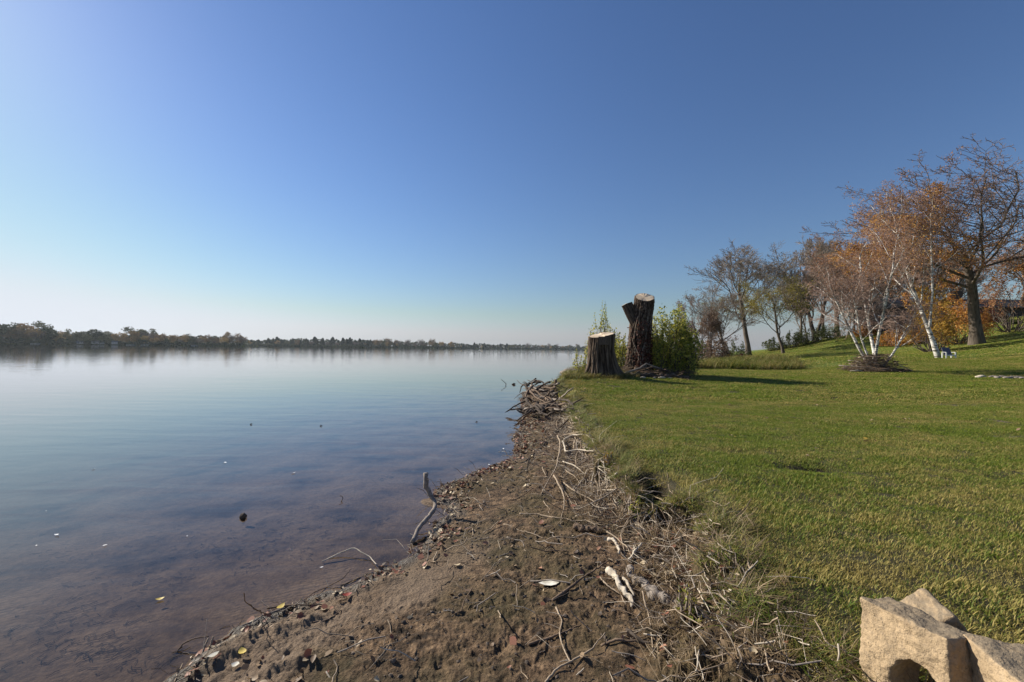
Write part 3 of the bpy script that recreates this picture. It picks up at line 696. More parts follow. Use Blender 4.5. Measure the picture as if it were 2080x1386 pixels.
# ---- hedges and shrubs
def bush(name, label, loc, w, h, n, size, mat, seed, nst=26, d=None, group=None, spiky=.35, low_=.05, stem=M_twig, cat='shrub', shape=None):
    rng = RS(seed); root = empty(name, loc, label, cat, group); d = d or w
    paths = []; C = []
    for i in range(nst):
        a = rng.rand() * 6.283; rr = math.sqrt(rng.rand()); tx = math.cos(a) * rr * w / 2; ty = math.sin(a) * rr * d / 2
        hh = h * (1 - .55 * rr ** 2) * (1 - spiky * rng.rand())
        if shape is not None: hh *= shape(tx / (w / 2))
        u = np.linspace(0, 1, 7)[:, None]
        p = np.array([[tx * .25, ty * .25, -.08]]) * (1 - u) + np.array([[tx, ty, hh]]) * u; p[:, :2] += (np.sin(u * 3.14) * np.array([[tx, ty]]) * .25); p[1:] += rng.normal(size=(6, 3)) * .03 * h
        paths.append((p, np.linspace(.012 + .006 * h, .004, 7)))
        m = max(3, n // nst); q = rng.rand(m) ** .8; q = low_ + (1 - low_) * q; f = q * 6; k0 = np.minimum(f.astype(int), 5); fr_ = (f - k0)[:, None]
        c = p[k0] * (1 - fr_) + p[k0 + 1] * fr_; sp_ = (.09 * min(w, h * 1.3) * (1.25 - q))[:, None]
        c = c + rng.normal(size=(m, 3)) * sp_; c[:, 2] = np.maximum(c[:, 2], .02); C.append(c)
    b = MB(); b.tubes(paths, 4); obj('stems', b.mesh('stems', stem), root)
    C = np.concatenate(C); V, Fq = leaf_quads(C, size * (.55 + .9 * rng.rand(len(C))), rng, .15, .6)
    b = MB(); b.add(V, Fq, np.repeat(rng.rand(len(C)), 4)); obj('foliage', b.mesh('foliage', mat, False), root)
    return root
bush('golden_tree', 'bright golden leaved young tree directly behind the leaning birch trunk', gp(1895, 38.5), 3.6, 7.4, 5500, .14, L_gold, 30, 30, spiky=.55, low_=.42, stem=M_bark, cat='tree')
bush('golden_tree', 'orange brown leaved tree filling the space between leaning birch and oak', gp(1940, 44.5), 5.0, 6.6, 7000, .14, L_orange, 31, 34, spiky=.5, low_=.40, stem=M_bark, cat='tree')
bush('golden_tree', 'rust leaved tree right of the oak trunk in front of the house', gp(2056, 44), 5.5, 8.0, 4200, .14, L_rust, 32, 30, spiky=.35, low_=.66, stem=M_bark, cat='tree')
for i, (px, Y, w, h, mat, lab) in enumerate([
    (1572, 67, 3.8, 2.2, L_green, 'dark green shrub at the left end of the hedge under the yellow tree'), (1608, 66, 4.6, 3.0, L_green, 'dark green shrub second from the left in the hedge'),
    (1645, 66, 4.4, 3.3, L_green, 'dark green shrub at the foot of the forked bare tree'), (1688, 68, 5.0, 2.6, L_green, 'dark green shrub at the right end of the hedge'),
    (1492, 54, 3.6, 3.0, L_green, 'rounded green shrub at the foot of the slender bare tree'), (1510, 50, 2.8, 1.1, L_maroon, 'low maroon shrub in front of the tallest bare trunk'),
    (1480, 46, 1.0, 1.3, L_gold, 'small upright golden yellow shrub at the lawn edge'), (1452, 42, 2.6, 3.2, L_brush, 'brown thicket right of the big leafy bush by the water'),
    (1422, 38, 2.4, 3.4, L_brush, 'low brown brush touching the right side of the big leafy bush'),
    (1815, 50, 3.8, 2.2, L_orange, 'orange leaved shrub below the left end of the deck'), (1858, 49, 3.2, 2.2, L_orange, 'orange leaved shrub below the middle of the deck'),
    (1755, 60, 3.4, 1.6, L_orange, 'low orange shrub left of the deck behind the birch stems'), (2012, 50, 2.6, 2.0, L_maroon, 'dark reddish shrub at the foot of the oak beside the house'),
    (2055, 47, 1.6, .55, L_green, 'low dark shrub alone on the slope near the right edge')]):
    bush('shrub', lab, gp(px, Y), w, h, 2600 if w > 1.5 else 500, .16 if Y > 40 else .1, mat, 60 + i)

# ------------------------------------------------------------------ the big stumps
def bark_deep():
    t = NT('furrowed_bark'); a = t.attr('tint'); n = t.noise(9, t.pos((1, 1, .5)), 6, .7)
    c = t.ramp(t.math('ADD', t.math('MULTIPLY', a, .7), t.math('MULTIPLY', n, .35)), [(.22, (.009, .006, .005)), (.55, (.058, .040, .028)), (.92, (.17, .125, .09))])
    t.bsdf(c, .95, t.bump(n, .8, .02), .15); return t.m
M_furrow = bark_deep()
def wood_end():
    t = NT('sawn_wood'); n = t.noise(3, t.pos(obj_space=True), 5, .6)
    a = t.attr('tint'); rings = t.math('SINE', t.math('ADD', t.math('MULTIPLY', a, 95.0), t.math('MULTIPLY', n, 7.0)))
    c = t.ramp(n, [(.3, (.50, .37, .24)), (.7, (.74, .62, .46))]); c = t.mix(t.math('MULTIPLY', t.math('ADD', rings, 1.0), .12), c, (.28, .17, .09))
    c = t.mix(t.ramp(a, [(.93, 0.0), (.97, .9)]), c, (.09, .07, .055))
    t.bsdf(c, .8, t.bump(n, .3, .02), .2); return t.m
M_sawn = wood_end()
def trunk_mesh(name, H, axis, rad, seed, nt=200, nz=90, furrow=.05, zs=.35, topfn=None, plates=False):
    """axis(u)->(x,y), rad(u,theta)->r ; u in 0..1"""
    th = np.arange(nt) * 2 * math.pi / nt; u = np.linspace(0, 1, nz)
    V = np.zeros((nz, nt, 3)); A = np.zeros((nz, nt)); zt = np.zeros(nt)
    for j in range(nt):
        zt[j] = topfn(math.cos(th[j]), math.sin(th[j])) if topfn else 0
    for i in range(nz):
        ax, ay = axis(u[i])
        for j in range(nt):
            z = u[i] * (H + zt[j]); tw = th[j] + .16 * mnoise.noise(Vector((math.cos(th[j]) * 1.5 + seed, math.sin(th[j]) * 1.5, z * .9))) + .05 * mnoise.noise(Vector((math.cos(th[j]) * 6, seed, z * 3)))
            c0, s0 = math.cos(th[j]), math.sin(th[j]); c, s = math.cos(tw), math.sin(tw)
            n = mnoise.noise(Vector((c * 6.5 + seed, s * 6.5, z * zs * 2.0))); n2 = mnoise.noise(Vector((c * 15 + seed, s * 15, z * zs * 6)))
            w = mnoise.noise(Vector((c * 2 + seed, s * 2, z * 1.2)))
            rd = 1 - abs(n) * 2.6; rd2 = 1 - abs(n2) * 2.2
            f = -furrow * (max(rd, 0) ** 2 * .75 + max(rd2, 0) ** 2 * .35)
            if plates:
                n3 = mnoise.noise(Vector((c * 5 + seed, s * 5, z * 5.5))); f -= furrow * .5 * max(0, 1 - abs(n3) * 4)
            r = rad(u[i], th[j]) + f + w * .03
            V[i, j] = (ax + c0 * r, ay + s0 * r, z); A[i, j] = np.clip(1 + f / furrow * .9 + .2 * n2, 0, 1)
    Vf = V.reshape(-1, 3); i = np.arange(nz - 1)[:, None]; j = np.arange(nt)[None, :]; j2 = (j + 1) % nt
    Fq = np.stack([i * nt + j, i * nt + j2, (i + 1) * nt + j2, (i + 1) * nt + j], -1).reshape(-1, 4)
    body = mesh_from(name, Vf, [Fq], M_furrow, True, {'tint': A.ravel()})
    # sawn face
    nr_ = 14; ax, ay = axis(1.0); C = V[-1].mean(0); W_ = []; TA = []
    for k_ in range(nr_):
        f = (k_ + .0001) / (nr_ - 1); ring = C + (V[-1] - C) * f * .995
        ring = ring + np.c_[np.zeros((nt, 2)), [.012 * mnoise.noise(Vector((x * 5, y * 5, 3.0))) + (.022 if x > ax + .05 else 0) * (1 if topfn and not plates else 0) for x, y, _ in ring]]
        W_.append(ring); TA.append(np.full(nt, f))
    i = np.arange(nr_ - 1)[:, None]
    Fc = np.stack([i * nt + j, (i + 1) * nt + j, (i + 1) * nt + j2, i * nt + j2], -1).reshape(-1, 4)
    cap = mesh_from('sawn_face', np.concatenate(W_) + np.array([0, 0, .004]), [Fc], M_sawn, True, {'tint': np.concatenate(TA)})
    return body, cap
s1 = gp(1221, 18.6); s1 = (s1[0], s1[1], s1[2] - .12)
st1 = empty('tree_stump', s1, 'wide low cottonwood stump with pale sawn top standing nearest on the point', 'tree stump')
def rad1(u, th):
    c = math.cos(th); fl = math.exp(-u * 5.0) * (.26 + .10 * math.cos(5 * th + 1) + .08 * math.cos(9 * th)) * (1 + .9 * max(0, c) ** 2)
    return .60 - .04 * u + fl + .02 * math.cos(3 * th + .5)
b_, c_ = trunk_mesh('trunk', 1.88, lambda u: (-.02 + .02 * u, 0), rad1, 3.1, 240, 84, .10, .28, topfn=lambda c, s: .09 * c + .09 * s)
obj('trunk', b_, st1); obj('sawn_face', c_, st1)
# bare strip under the right half of the cut where the bark has come off
b = MB(); hh = np.linspace(-1.95, -1.25, 7)
bp = [[(math.cos(a) * (.615) + .0, math.sin(a) * .615, z) for a in hh] for z in (1.45, 1.62, 1.80)]
b.add(np.array(bp).reshape(-1, 3), np.array([[i * 7 + j, i * 7 + j + 1, (i + 1) * 7 + j + 1, (i + 1) * 7 + j] for i in range(2) for j in range(6)]))
t = NT('bare_inner_wood'); t.bsdf(t.ramp(t.noise(20, t.pos((3, 3, .4)), 5), [(.3, (.05, .036, .026)), (.7, (.13, .095, .07))]), .8); M_inner = t.m
obj('bare_patch', b.mesh('bare_patch', M_inner), st1)
s2 = gp(1291, 20.3); s2 = (s2[0], s2[1], s2[2] - .12)
st2 = empty('tree_stump', s2, 'tall forked cottonwood trunk cut off high, with creeper on its right side', 'tree stump')
def rad2(u, th): return .56 - .09 * u + .20 * math.exp(-u * 7) + .05 * math.exp(-((u - .62) / .16) ** 2) * (1 if math.cos(th) < 0 else .2) + .02 * math.cos(3 * th)
b_, c_ = trunk_mesh('trunk', 3.78, lambda u: (.05 + .36 * u ** 1.3, 0), rad2, 8.7, 200, 170, .075, .55, topfn=lambda c, s: .02 * c + .24 * s, plates=True)
obj('trunk', b_, st2); obj('sawn_face', c_, st2)
def stub(lo, hi_, r0, r1, seed):
    a = np.array(lo); bb = np.array(hi_); d = bb - a; L_ = np.linalg.norm(d)
    q = Vector(d).to_track_quat('Z', 'Y').to_matrix()
    m, c = trunk_mesh('branch_stub', L_, lambda u: (0, 0), lambda u, th: r0 + (r1 - r0) * u, seed, 90, 40, .03, .6)
    for me in (m, c): me.transform(Matrix.Translation(Vector(lo)) @ q.to_4x4())
    return m, c
m1, c1 = stub((.02, -.05, 2.35), (-.57, -.06, 3.40), .20, .155, 1.3); o1 = obj('branch_stub', m1, st2); obj('sawn_face', c1, o1)
m2, c2 = stub((.0, .02, 2.6), (-.30, .08, 3.50), .20, .16, 4.3); o2 = obj('branch_stub', m2, st2); obj('sawn_face', c2, o2)
# creeper
rng = RS(5); n = 900; th = -math.pi / 2 + rng.normal(size=n) * .75 + .35; u = np.clip(rng.beta(1.3, 1.6, n) * .66, 0, 1)
keep = vnoise(th * 1.5 + 4, u * 5, 5) > -.25; th, u = th[keep], u[keep]
R = np.array([rad2(a, b) for a, b in zip(u, th)]) + .03 + .05 * rng.rand(len(u))
C = np.c_[.05 + .36 * u ** 1.3 + np.cos(th) * R, np.sin(th) * R, u * 4.05]
V, Fq = leaf_quads(C, .085 * (.7 + .7 * rng.rand(len(C))), rng, 0, .8); b = MB(); b.add(V, Fq, np.repeat(rng.rand(len(C)), 4))
vn = empty('creeper_vine', s2, 'dark red creeper leaves climbing the tall forked trunk', 'vine'); obj('foliage', b.mesh('foliage', L_maroon, False), vn)
vp = []
for i in range(7):
    uu = np.linspace(0, .6 + .2 * rng.rand(), 14); tt = -1.6 + rng.normal() * .5 + np.cumsum(rng.normal(size=14) * .12)
    RR = np.array([rad2(a, b_) for a, b_ in zip(uu, tt)]) + .01
    vp.append((np.c_[.05 + .36 * uu ** 1.3 + np.cos(tt) * RR, np.sin(tt) * RR, uu * 4.05], np.linspace(.016, .006, 14)))
b = MB(); b.tubes(vp, 5); obj('stems', b.mesh('stems', M_twig), vn)

bush('leafy_bush', 'big round leafy bush, yellow green, right of the tall forked trunk', gp(1364, 20.6), 2.7, 3.6, 13500, .10, L_willow, 90, 95, d=2.2, spiky=.33, stem=M_bark, shape=lambda s: 1.08 - .12 * abs(s + .2))
bush('leafy_bush', 'tall spiky green sapling clump behind the wide low stump', gp(1224, 22.2), 1.75, 3.7, 3800, .085, L_willow, 91, 46, d=1.3, spiky=.55, stem=M_bark)
bush('leafy_bush', 'low leafy sprouts filling the gap between the two stumps', gp(1262, 20.9), 1.1, 2.4, 3000, .08, L_willow, 92, 30, d=.9, spiky=.4, stem=M_bark)
bush('leafy_bush', 'thin sprouts hanging over the water left of the wide low stump', gp(1184, 20.2), 1.1, 1.5, 900, .07, L_willow, 93, 16, spiky=.6)
bush('leafy_bush', 'dark green lower skirt of leaves right of the big round bush', gp(1392, 20.9), 1.2, 1.7, 2200, .085, L_green, 94, 26, spiky=.4)

# ------------------------------------------------------------------ far shore
def far_mat(name, stops):
    t = NT(name); oi = t.new('ObjectInfo'); c = t.ramp(t.math('ADD', t.math('MULTIPLY', oi.outputs['Random'], .75), t.math('MULTIPLY', t.attr('tint'), .25)), stops)
    t.leaf(c, .12, .8); return t.m
FM = [far_mat('far_green', [(0, (.045, .060, .034)), (.5, (.10, .11, .05)), (1, (.18, .16, .075))]),
      far_mat('far_autumn', [(0, (.15, .105, .065)), (.5, (.30, .19, .085)), (.8, (.42, .28, .10)), (1, (.50, .36, .13))]),
      far_mat('far_pine', [(0, (.020, .032, .022)), (1, (.035, .050, .030))]),
      far_mat('far_bare', [(0, (.12, .095, .08)), (1, (.24, .185, .15))])]
def far_tree(seed, kind, mat):
    rng = RS(seed); b = MB()
    if kind == 'pine':
        n = 620; h = rng.rand(n); a = rng.rand(n) * 6.28; r = (1 - h) ** .8 * .24 * np.sqrt(rng.rand(n)) * (1 + .25 * np.sin(h * 50)) + .01; C = np.c_[np.cos(a) * r, np.sin(a) * r, .10 + h * .9]; sz = .075
    else:
        k_ = 14; cc = rng.normal(size=(k_, 3)); cc /= np.linalg.norm(cc, axis=1, keepdims=True); cc = cc * (.15 + .17 * rng.rand(k_, 1)) * np.array([1.05, 1.05, 1.0]) + np.array([0, 0, .58])
        n = 760 if kind == 'round' else 420; i = rng.randint(0, k_, n); o = rng.normal(size=(n, 3)); o /= np.linalg.norm(o, axis=1, keepdims=True)
        C = cc[i] + o * (.13 + .05 * rng.rand(n, 1)) * rng.rand(n, 1) ** .35; C[:, 2] = np.clip(C[:, 2], .06, 1.02); sz = .062 if kind == 'round' else .05
    V, Fq = leaf_quads(C, sz * (.6 + .9 * rng.rand(n)), rng, .1, .8); b.add(V, Fq, np.repeat(rng.rand(n), 4), 0)
    if kind == 'bare': b.tubes([(np.array([[0, 0, -.05], [0, 0, .3], [.01, 0, .65]]), np.array([.022, .017, .008]))], 5, m=1)
    if kind == 'bare':
        b.tubes([(np.array([[0, 0, .2], cc[j] * np.array([.5, .5, .7]), cc[j]]), np.array([.012, .008, .004])) for j in range(k_)], 4, m=1)
    return b.mesh('far_tree_' + kind, [mat, M_bark], False)
FT = {'green': [far_tree(i, 'round', FM[0]) for i in range(4)], 'autumn': [far_tree(10 + i, 'round', FM[1]) for i in range(4)], 'pine': [far_tree(20 + i, 'pine', FM[2]) for i in range(3)], 'bare': [far_tree(30 + i, 'bare', FM[3]) for i in range(3)]}
rng = random.Random(9)
prof = [(-260, 24), (0, 19.5), (70, 21), (130, 15.5), (215, 17), (240, 13.5), (260, 17), (300, 18.5), (340, 17), (360, 15), (385, 17), (430, 16), (480, 17), (495, 15), (508, 13), (560, 18), (640, 20), (740, 20), (800, 17), (860, 18), (900, 17), (950, 15), (980, 18), (1020, 17), (1060, 18), (1120, 18), (1180, 17), (1400, 18)]
def kinds(px, row):
    if px < 240: return rng.choices(['green', 'autumn', 'bare'], [6, 3, 1])[0]
    if px < 350: return rng.choices(['green', 'autumn', 'bare'], [2, 7, 2])[0]
    if px < 430: return rng.choices(['green', 'autumn', 'bare'], [5, 3, 2])[0]
    if px < 500: return rng.choices(['green', 'autumn', 'bare'], [2, 6, 2])[0]
    if px < 760: return 'pine' if row >= 1 else rng.choices(['green', 'autumn', 'bare', 'pine'], [3, 3, 2, 2])[0]
    if px < 950: return rng.choices(['green', 'autumn', 'bare', 'pine'], [2, 4, 5, 1])[0]
    if px < 1060: return 'pine' if row >= 1 and px < 1040 else rng.choices(['autumn', 'bare', 'green'], [4, 3, 3])[0]
    return rng.choices(['autumn', 'bare', 'green'], [4, 4, 2])[0]
def shore_words(px):
    return ('on the far left shore' if px < 240 else 'behind the boathouses' if px < 350 else 'on the wooded spit' if px < 505 else
            'in the long middle shore' if px < 760 else 'in the brown stretch past the pines' if px < 950 else 'on the most distant shore')
KW = {'green': 'dull green far tree', 'autumn': 'russet autumn far tree', 'pine': 'dark pointed pine', 'bare': 'bare greyish far tree'}
cnt = 0; far_items = []
for row, (off, dens) in enumerate([(4, 1.0), (16, 1.0), (34, .9)]):
    px = -60.0
    while px < 1205 and cnt < 296:
        wpx = (13 if px < 500 else 11) * rng.uniform(.85, 1.45) / dens
        a = math.atan((px - 1040) / F); r = float(np.interp(a, _fa, _fr)) + off + rng.uniform(0, 8)
        Hh = float(np.interp(px, *zip(*prof))) * (.62 if row == 0 else .95 if row == 1 else 1.02) * rng.uniform(.76, 1.28)
        kd = kinds(px, row); Hh *= .8 if kd == 'pine' else 1.0; me = rng.choice(FT[kd])
        o = obj('pine_tree' if kd == 'pine' else 'far_tree', me); o.location = (r * math.sin(a), r * math.cos(a), .3); o.rotation_euler = (0, 0, rng.uniform(0, 6.28))
        wd = Hh * rng.uniform(.95, 1.4) if kd != 'pine' else Hh * rng.uniform(1.5, 2.1); o.scale = (wd, wd, Hh)
        lab = KW[kd] + ' ' + shore_words(px); tag(o, lab, 'tree', lab.replace('tree', 'trees').replace('pine', 'pines'))
        far_items.append((o, (KW[kd], shore_words(px)), px)); cnt += 1; px += wpx * (1.55 if kd != 'pine' else 1.2)
number_off(far_items, lambda n_, b_: n_ + ' ' + b_[0] + ' from the left ' + b_[1])
# undergrowth and the solid mass of wood behind, as one thing nobody could count
b = MB(); nr = RS(77)
n = 26000; pxs = nr.rand(n) * 1500 - 160; a = np.arctan((pxs - 1040) / F); r = np.interp(a, _fa, _fr)
back = nr.rand(n) < .62; Hs = np.interp(pxs, *zip(*prof))
r = r + np.where(back, 40 + 25 * nr.rand(n), 1 + 14 * nr.rand(n)); zz = np.where(back, nr.rand(n) * Hs * (.72 + .16 * vnoise(pxs / 9, pxs * 0 + .5, 4)), nr.rand(n) * 3.5 * (1 + vnoise(pxs / 12, pxs * 0 + .3, 6))) + .4
V, Fq = leaf_quads(np.c_[r * np.sin(a), r * np.cos(a), zz], r / 420 * (.8 + 1.0 * nr.rand(n)) + .5, nr, .1, .8); b.add(V, Fq, np.repeat(nr.rand(n), 4))
tag(obj('far_wood', b.mesh('far_wood', FM[0], False)), 'dense undergrowth and wood along the opposite shore of the lake', kind='stuff')
# small waterside houses and docks on the left shore
t = NT('white_paint'); t.bsdf((.62, .61, .59), .6); M_white = t.m
t = NT('beige_wall'); t.bsdf((.38, .35, .31), .7); M_beige = t.m
t = NT('grey_roof'); t.bsdf((.16, .15, .15), .8); M_roofg = t.m
def small_house(px, w, d_, h, label, seed):
    a = math.atan((px - 1040) / F); r = float(np.interp(a, _fa, _fr)) + 3; loc = (r * math.sin(a), r * math.cos(a), .8)
    root = empty('boathouse', loc, label, 'boathouse', None); root.rotation_euler = (0, 0, -a)
    b = MB(); b.box((0, 0, h / 2), (w, d_, h)); obj('wall', b.mesh('wall', M_beige, False), root)
    b = MB(); b.add([[-w * .56, -d_ * .56, h], [w * .56, -d_ * .56, h], [w * .56, d_ * .56, h], [-w * .56, d_ * .56, h], [-w * .56, 0, h + d_ * .35], [w * .56, 0, h + d_ * .35]], [np.array([[0, 1, 5, 4], [2, 3, 4, 5], [0, 3, 2, 1]]), np.array([[0, 4, 3], [1, 2, 5]])])
    obj('roof', b.mesh('roof', M_roofg, False), root)
    for s in (-.25, .25):
        b = MB(); b.box((w * s, -d_ / 2 - .04, h * .55), (w * .2, .06, h * .35)); obj('window', b.mesh('window', M_roofg, False), root)
small_house(163, 5, 4, 1.6, 'white boathouse left of the others on the opposite shore', 1)
small_house(194, 6, 4, 2.0, 'long pale boathouse in the middle of the opposite shore', 2)
small_house(208, 3.4, 3, 1.6, 'smallest white boathouse right beside the long pale one', 3)
small_house(233, 5, 4, 2.4, 'tall pale house among dark trees on the opposite shore', 4)
for px, lab in ((72, 'low white dock at the left end of the opposite shore'), (265, 'white dock under the russet trees'), (294, 'white dock right of the russet trees'), (395, 'short pale dock before the wooded spit')):
    a = math.atan((px - 1040) / F); r = float(np.interp(a, _fa, _fr)) - 5
    root = empty('dock', (r * math.sin(a), r * math.cos(a), 0), lab, 'dock'); root.rotation_euler = (0, 0, -a)
    b = MB(); b.box((0, 0, .55), (7, 2, .2)); obj('deck', b.mesh('deck', M_white, False), root)
    for sx in (-3, 0, 3): b = MB(); b.box((sx, -.8, .1), (.2, .2, .9)); obj('post', b.mesh('post', M_white, False), root)

# ------------------------------------------------------------------ the house on the hill, deck
t = NT('brown_siding'); t.bsdf(t.ramp(t.noise(3, t.pos((.3, .3, 9)), 4), [(.3, (.06, .04, .032)), (.7, (.10, .07, .055))]), .8); M_side = t.m
t = NT('shingle_roof'); t.bsdf(t.ramp(t.noise(30, t.pos((1, 1, 1)), 3), [(.3, (.035, .032, .032)), (.7, (.075, .068, .065))]), .9); M_shin = t.m
t = NT('window_glass'); t.bsdf((.02, .025, .03), .08, spec=.6); M_glass = t.m
t = NT('deck_wood'); t.bsdf(t.ramp(t.noise(6, t.pos(), 4), [(.3, (.07, .035, .025)), (.7, (.13, .07, .05))]), .8); M_deck = t.m
HY = 57.0; hb = at(1850, 664, HY)
house = empty('house', (float(hb[0]), HY, float(hb[2])), 'long low brown house with dark roof and white gable trim behind the oak', 'house')
HW, HD, HH = 22.0, 9.0, 2.7
b = MB(); b.box((HW / 2, HD / 2, HH / 2 - .6), (HW, HD, HH + 1.2)); obj('wall', b.mesh('wall', M_side, False), house)
b = MB(); e = .7; b.add([[-e, -e, HH], [HW + e, -e, HH], [HW + e, HD + e, HH], [-e, HD + e, HH], [-e, HD / 2, HH + 1.7], [HW + e, HD / 2, HH + 1.7]], [np.array([[0, 1, 5, 4], [2, 3, 4, 5], [0, 3, 2, 1]]), np.array([[0, 4, 3], [1, 2, 5]])])
rf = obj('roof', b.mesh('roof', M_shin, False), house)
b = MB(); b.box((HW * .46, HD * .45, HH + 1.9), (1.3, .9, 1.6)); obj('chimney', b.mesh('chimney', M_side, False), rf)
def tri_prism(b, x0, x1, z0, z1, y, th):
    b.add([[x0, y, z0], [x1, y, z0], [(x0 + x1) / 2, y, z1], [x0, y + th, z0], [x1, y + th, z0], [(x0 + x1) / 2, y + th, z1]], [np.array([[0, 1, 4, 3], [1, 2, 5, 4], [2, 0, 3, 5]]), np.array([[0, 2, 1], [3, 4, 5]])])
b = MB(); tri_prism(b, -1.0, 4.2, HH - .35, HH + 1.0, -2.9, 2.9); obj('porch_roof', b.mesh('porch_roof', M_shin, False), house)
b = MB(); b.add([[-.95, -2.95, HH - .32], [.1, -2.95, HH - .32], [1.55, -2.95, HH + .9], [1.3, -2.95, HH + .82], [-.95, -2.99, HH - .32], [.1, -2.99, HH - .32], [1.55, -2.99, HH + .9], [1.3, -2.99, HH + .82]], [np.array([[4, 5, 6, 7], [3, 2, 1, 0], [0, 1, 5, 4], [1, 2, 6, 5], [2, 3, 7, 6], [3, 0, 4, 7]])]); obj('gable_trim', b.mesh('gable_trim', M_white, False), house)
b = MB(); b.box((2.9, -2.97, HH - .28), (2.4, .05, .22)); obj('fascia', b.mesh('fascia', M_white, False), house)
b = MB(); b.box((5.6, -.06, HH - .25), (1.6, .07, 1.5)); wf = obj('window', b.mesh('window', M_white, False), house)
b = MB(); b.box((5.55, -.11, HH - .5), (1.2, .04, 1.0)); obj('pane', b.mesh('pane', M_glass, False), wf)
b = MB(); b.box((6.3, -.9, HH - .1), (.26, .26, 1.5)); obj('porch_post', b.mesh('porch_post', M_white, False), house)
b = MB(); b.box((6.9, -.75, HH + 1.15), (1.7, .08, .16)); obj('fascia', b.mesh('fascia', M_white, False), house)
for i, x in enumerate((9, 12.5, 16)):
    b = MB(); b.box((x, -.05, 1.4), (1.6, .08, 1.3)); w_ = obj('window', b.mesh('window', M_side, False), house); b = MB(); b.box((x, -.11, 1.4), (1.4, .04, 1.1)); obj('pane', b.mesh('pane', M_glass, False), w_)
dk = at(1788, 660, 56.0)
deck = empty('wooden_deck', (float(dk[0]), 56.0, float(dk[2])), 'raised dark wooden deck with board railing left of the house', 'deck')
b = MB(); b.box((5.0, 2.0, .35), (10.5, 4.2, .3)); obj('floor', b.mesh('floor', M_deck, False), deck)
for z in (.62, .82, 1.02): b = MB(); b.box((5.0, -.12, z), (10.5, .06, .11)); obj('rail', b.mesh('rail', M_deck, False), deck)
b = MB(); b.box((5.0, -.12, 1.17), (10.6, .18, .06)); obj('handrail', b.mesh('handrail', M_white, False), deck)
for x in np.linspace(0, 10.2, 8):
    b = MB(); b.box((x, -.02, .75), (.11, .11, .9)); obj('rail_post', b.mesh('rail_post', M_deck, False), deck)
for x in np.linspace(.2, 10, 5):
    b = MB(); b.box((x, .1, -1.2), (.18, .18, 3.1)); obj('post', b.mesh('post', M_deck, False), deck)
for i in range(26):
    b = MB(); b.box((6.6 + i * .16, -.35, -.55), (.04, .04, 1.2)); obj('baluster', b.mesh('baluster', M_deck, False), deck)

# garden chair at the foot of the leaning birch
ch = gp(1927, 31.2); t = NT('slate_fabric'); t.bsdf((.10, .10, .14), .7); M_slate = t.m
chair = empty('garden_chair', ch, 'low garden chair with slate back and white arms beside the birch trunk', 'chair'); chair.scale = (.75, .75, .8); chair.rotation_euler = (0, 0, math.radians(-15))
def cbox(nm, c, sz, m, rx=0):
    b = MB(); M_ = Matrix.Rotation(rx, 3, 'X'); b.box(c, sz, M=[list(r) for r in M_]); return obj(nm, b.mesh(nm, m, False), chair)
for i in range(5): cbox('slat', (-.26 + i * .13, .26, .62), (.115, .03, .85), M_slate, math.radians(-28))
for i in range(4): cbox('seat_slat', (0, -.24 + i * .12, .30 + .015 * (3 - i)), (.62, .105, .03), M_slate)
for s in (-1, 1):
    cbox('arm', (s * .37, -.02, .56), (.09, .62, .03), M_white); cbox('leg', (s * .36, -.32, .28), (.09, .05, .56), M_white); cbox('leg', (s * .36, .25, .24), (.05, .09, .50), M_white)
cbox('crossbar', (0, -.34, .28), (.68, .03, .10), M_white)

# ------------------------------------------------------------------ autumn haze over the lake
t = NT('haze'); pv = t.new('VolumePrincipled'); pv.inputs['Color'].default_value = (.84, .93, 1, 1); pv.inputs['Density'].default_value = .00007; pv.inputs['Anisotropy'].default_value = .3
t.l.new(pv.outputs[0], t.out.inputs['Volume'])
b = MB(); b.box((0, 0, 12.0), (6300, 6300, 38.0)); tag(obj('haze', b.mesh('haze', t.m, False)), 'thin pale autumn haze over the lake', kind='stuff')

# ------------------------------------------------------------------ sticks, roots, driftwood on the beach
def wood_mat(name, a, b, bump=.4, sc=30):
    t = NT(name); n = t.noise(sc, t.pos(), 6, .65); t.bsdf(t.ramp(n, [(.3, a), (.7, b)]), .9, t.bump(n, bump, .006), .15); return t.m
W_dark = wood_mat('dark_root_wood', (.03, .022, .017), (.10, .078, .062))
W_grey = wood_mat('weathered_grey_wood', (.14, .115, .095), (.33, .28, .235))
W_pale = wood_mat('bleached_wood', (.33, .27, .20), (.62, .54, .43))
W_tan = wood_mat('tan_root_wood', (.20, .15, .10), (.44, .345, .25))
W_brown = wood_mat('brown_stick_wood', (.075, .05, .035), (.21, .15, .105))
def smooth_path(P, n):
    P = np.asarray(P, float)
    if len(P) == 2: P = np.array([P[0], (P[0] + P[1]) / 2, P[1]])
    s = np.r_[0, np.cumsum(np.linalg.norm(np.diff(P, axis=0), axis=1))]; u = np.linspace(0, s[-1], n); Q = np.stack([np.interp(u, s, P[:, i]) for i in range(3)], 1)
    for _ in range(2): Q[1:-1] = (Q[:-2] + 2 * Q[1:-1] + Q[2:]) / 4
    return Q
_sid = [0]
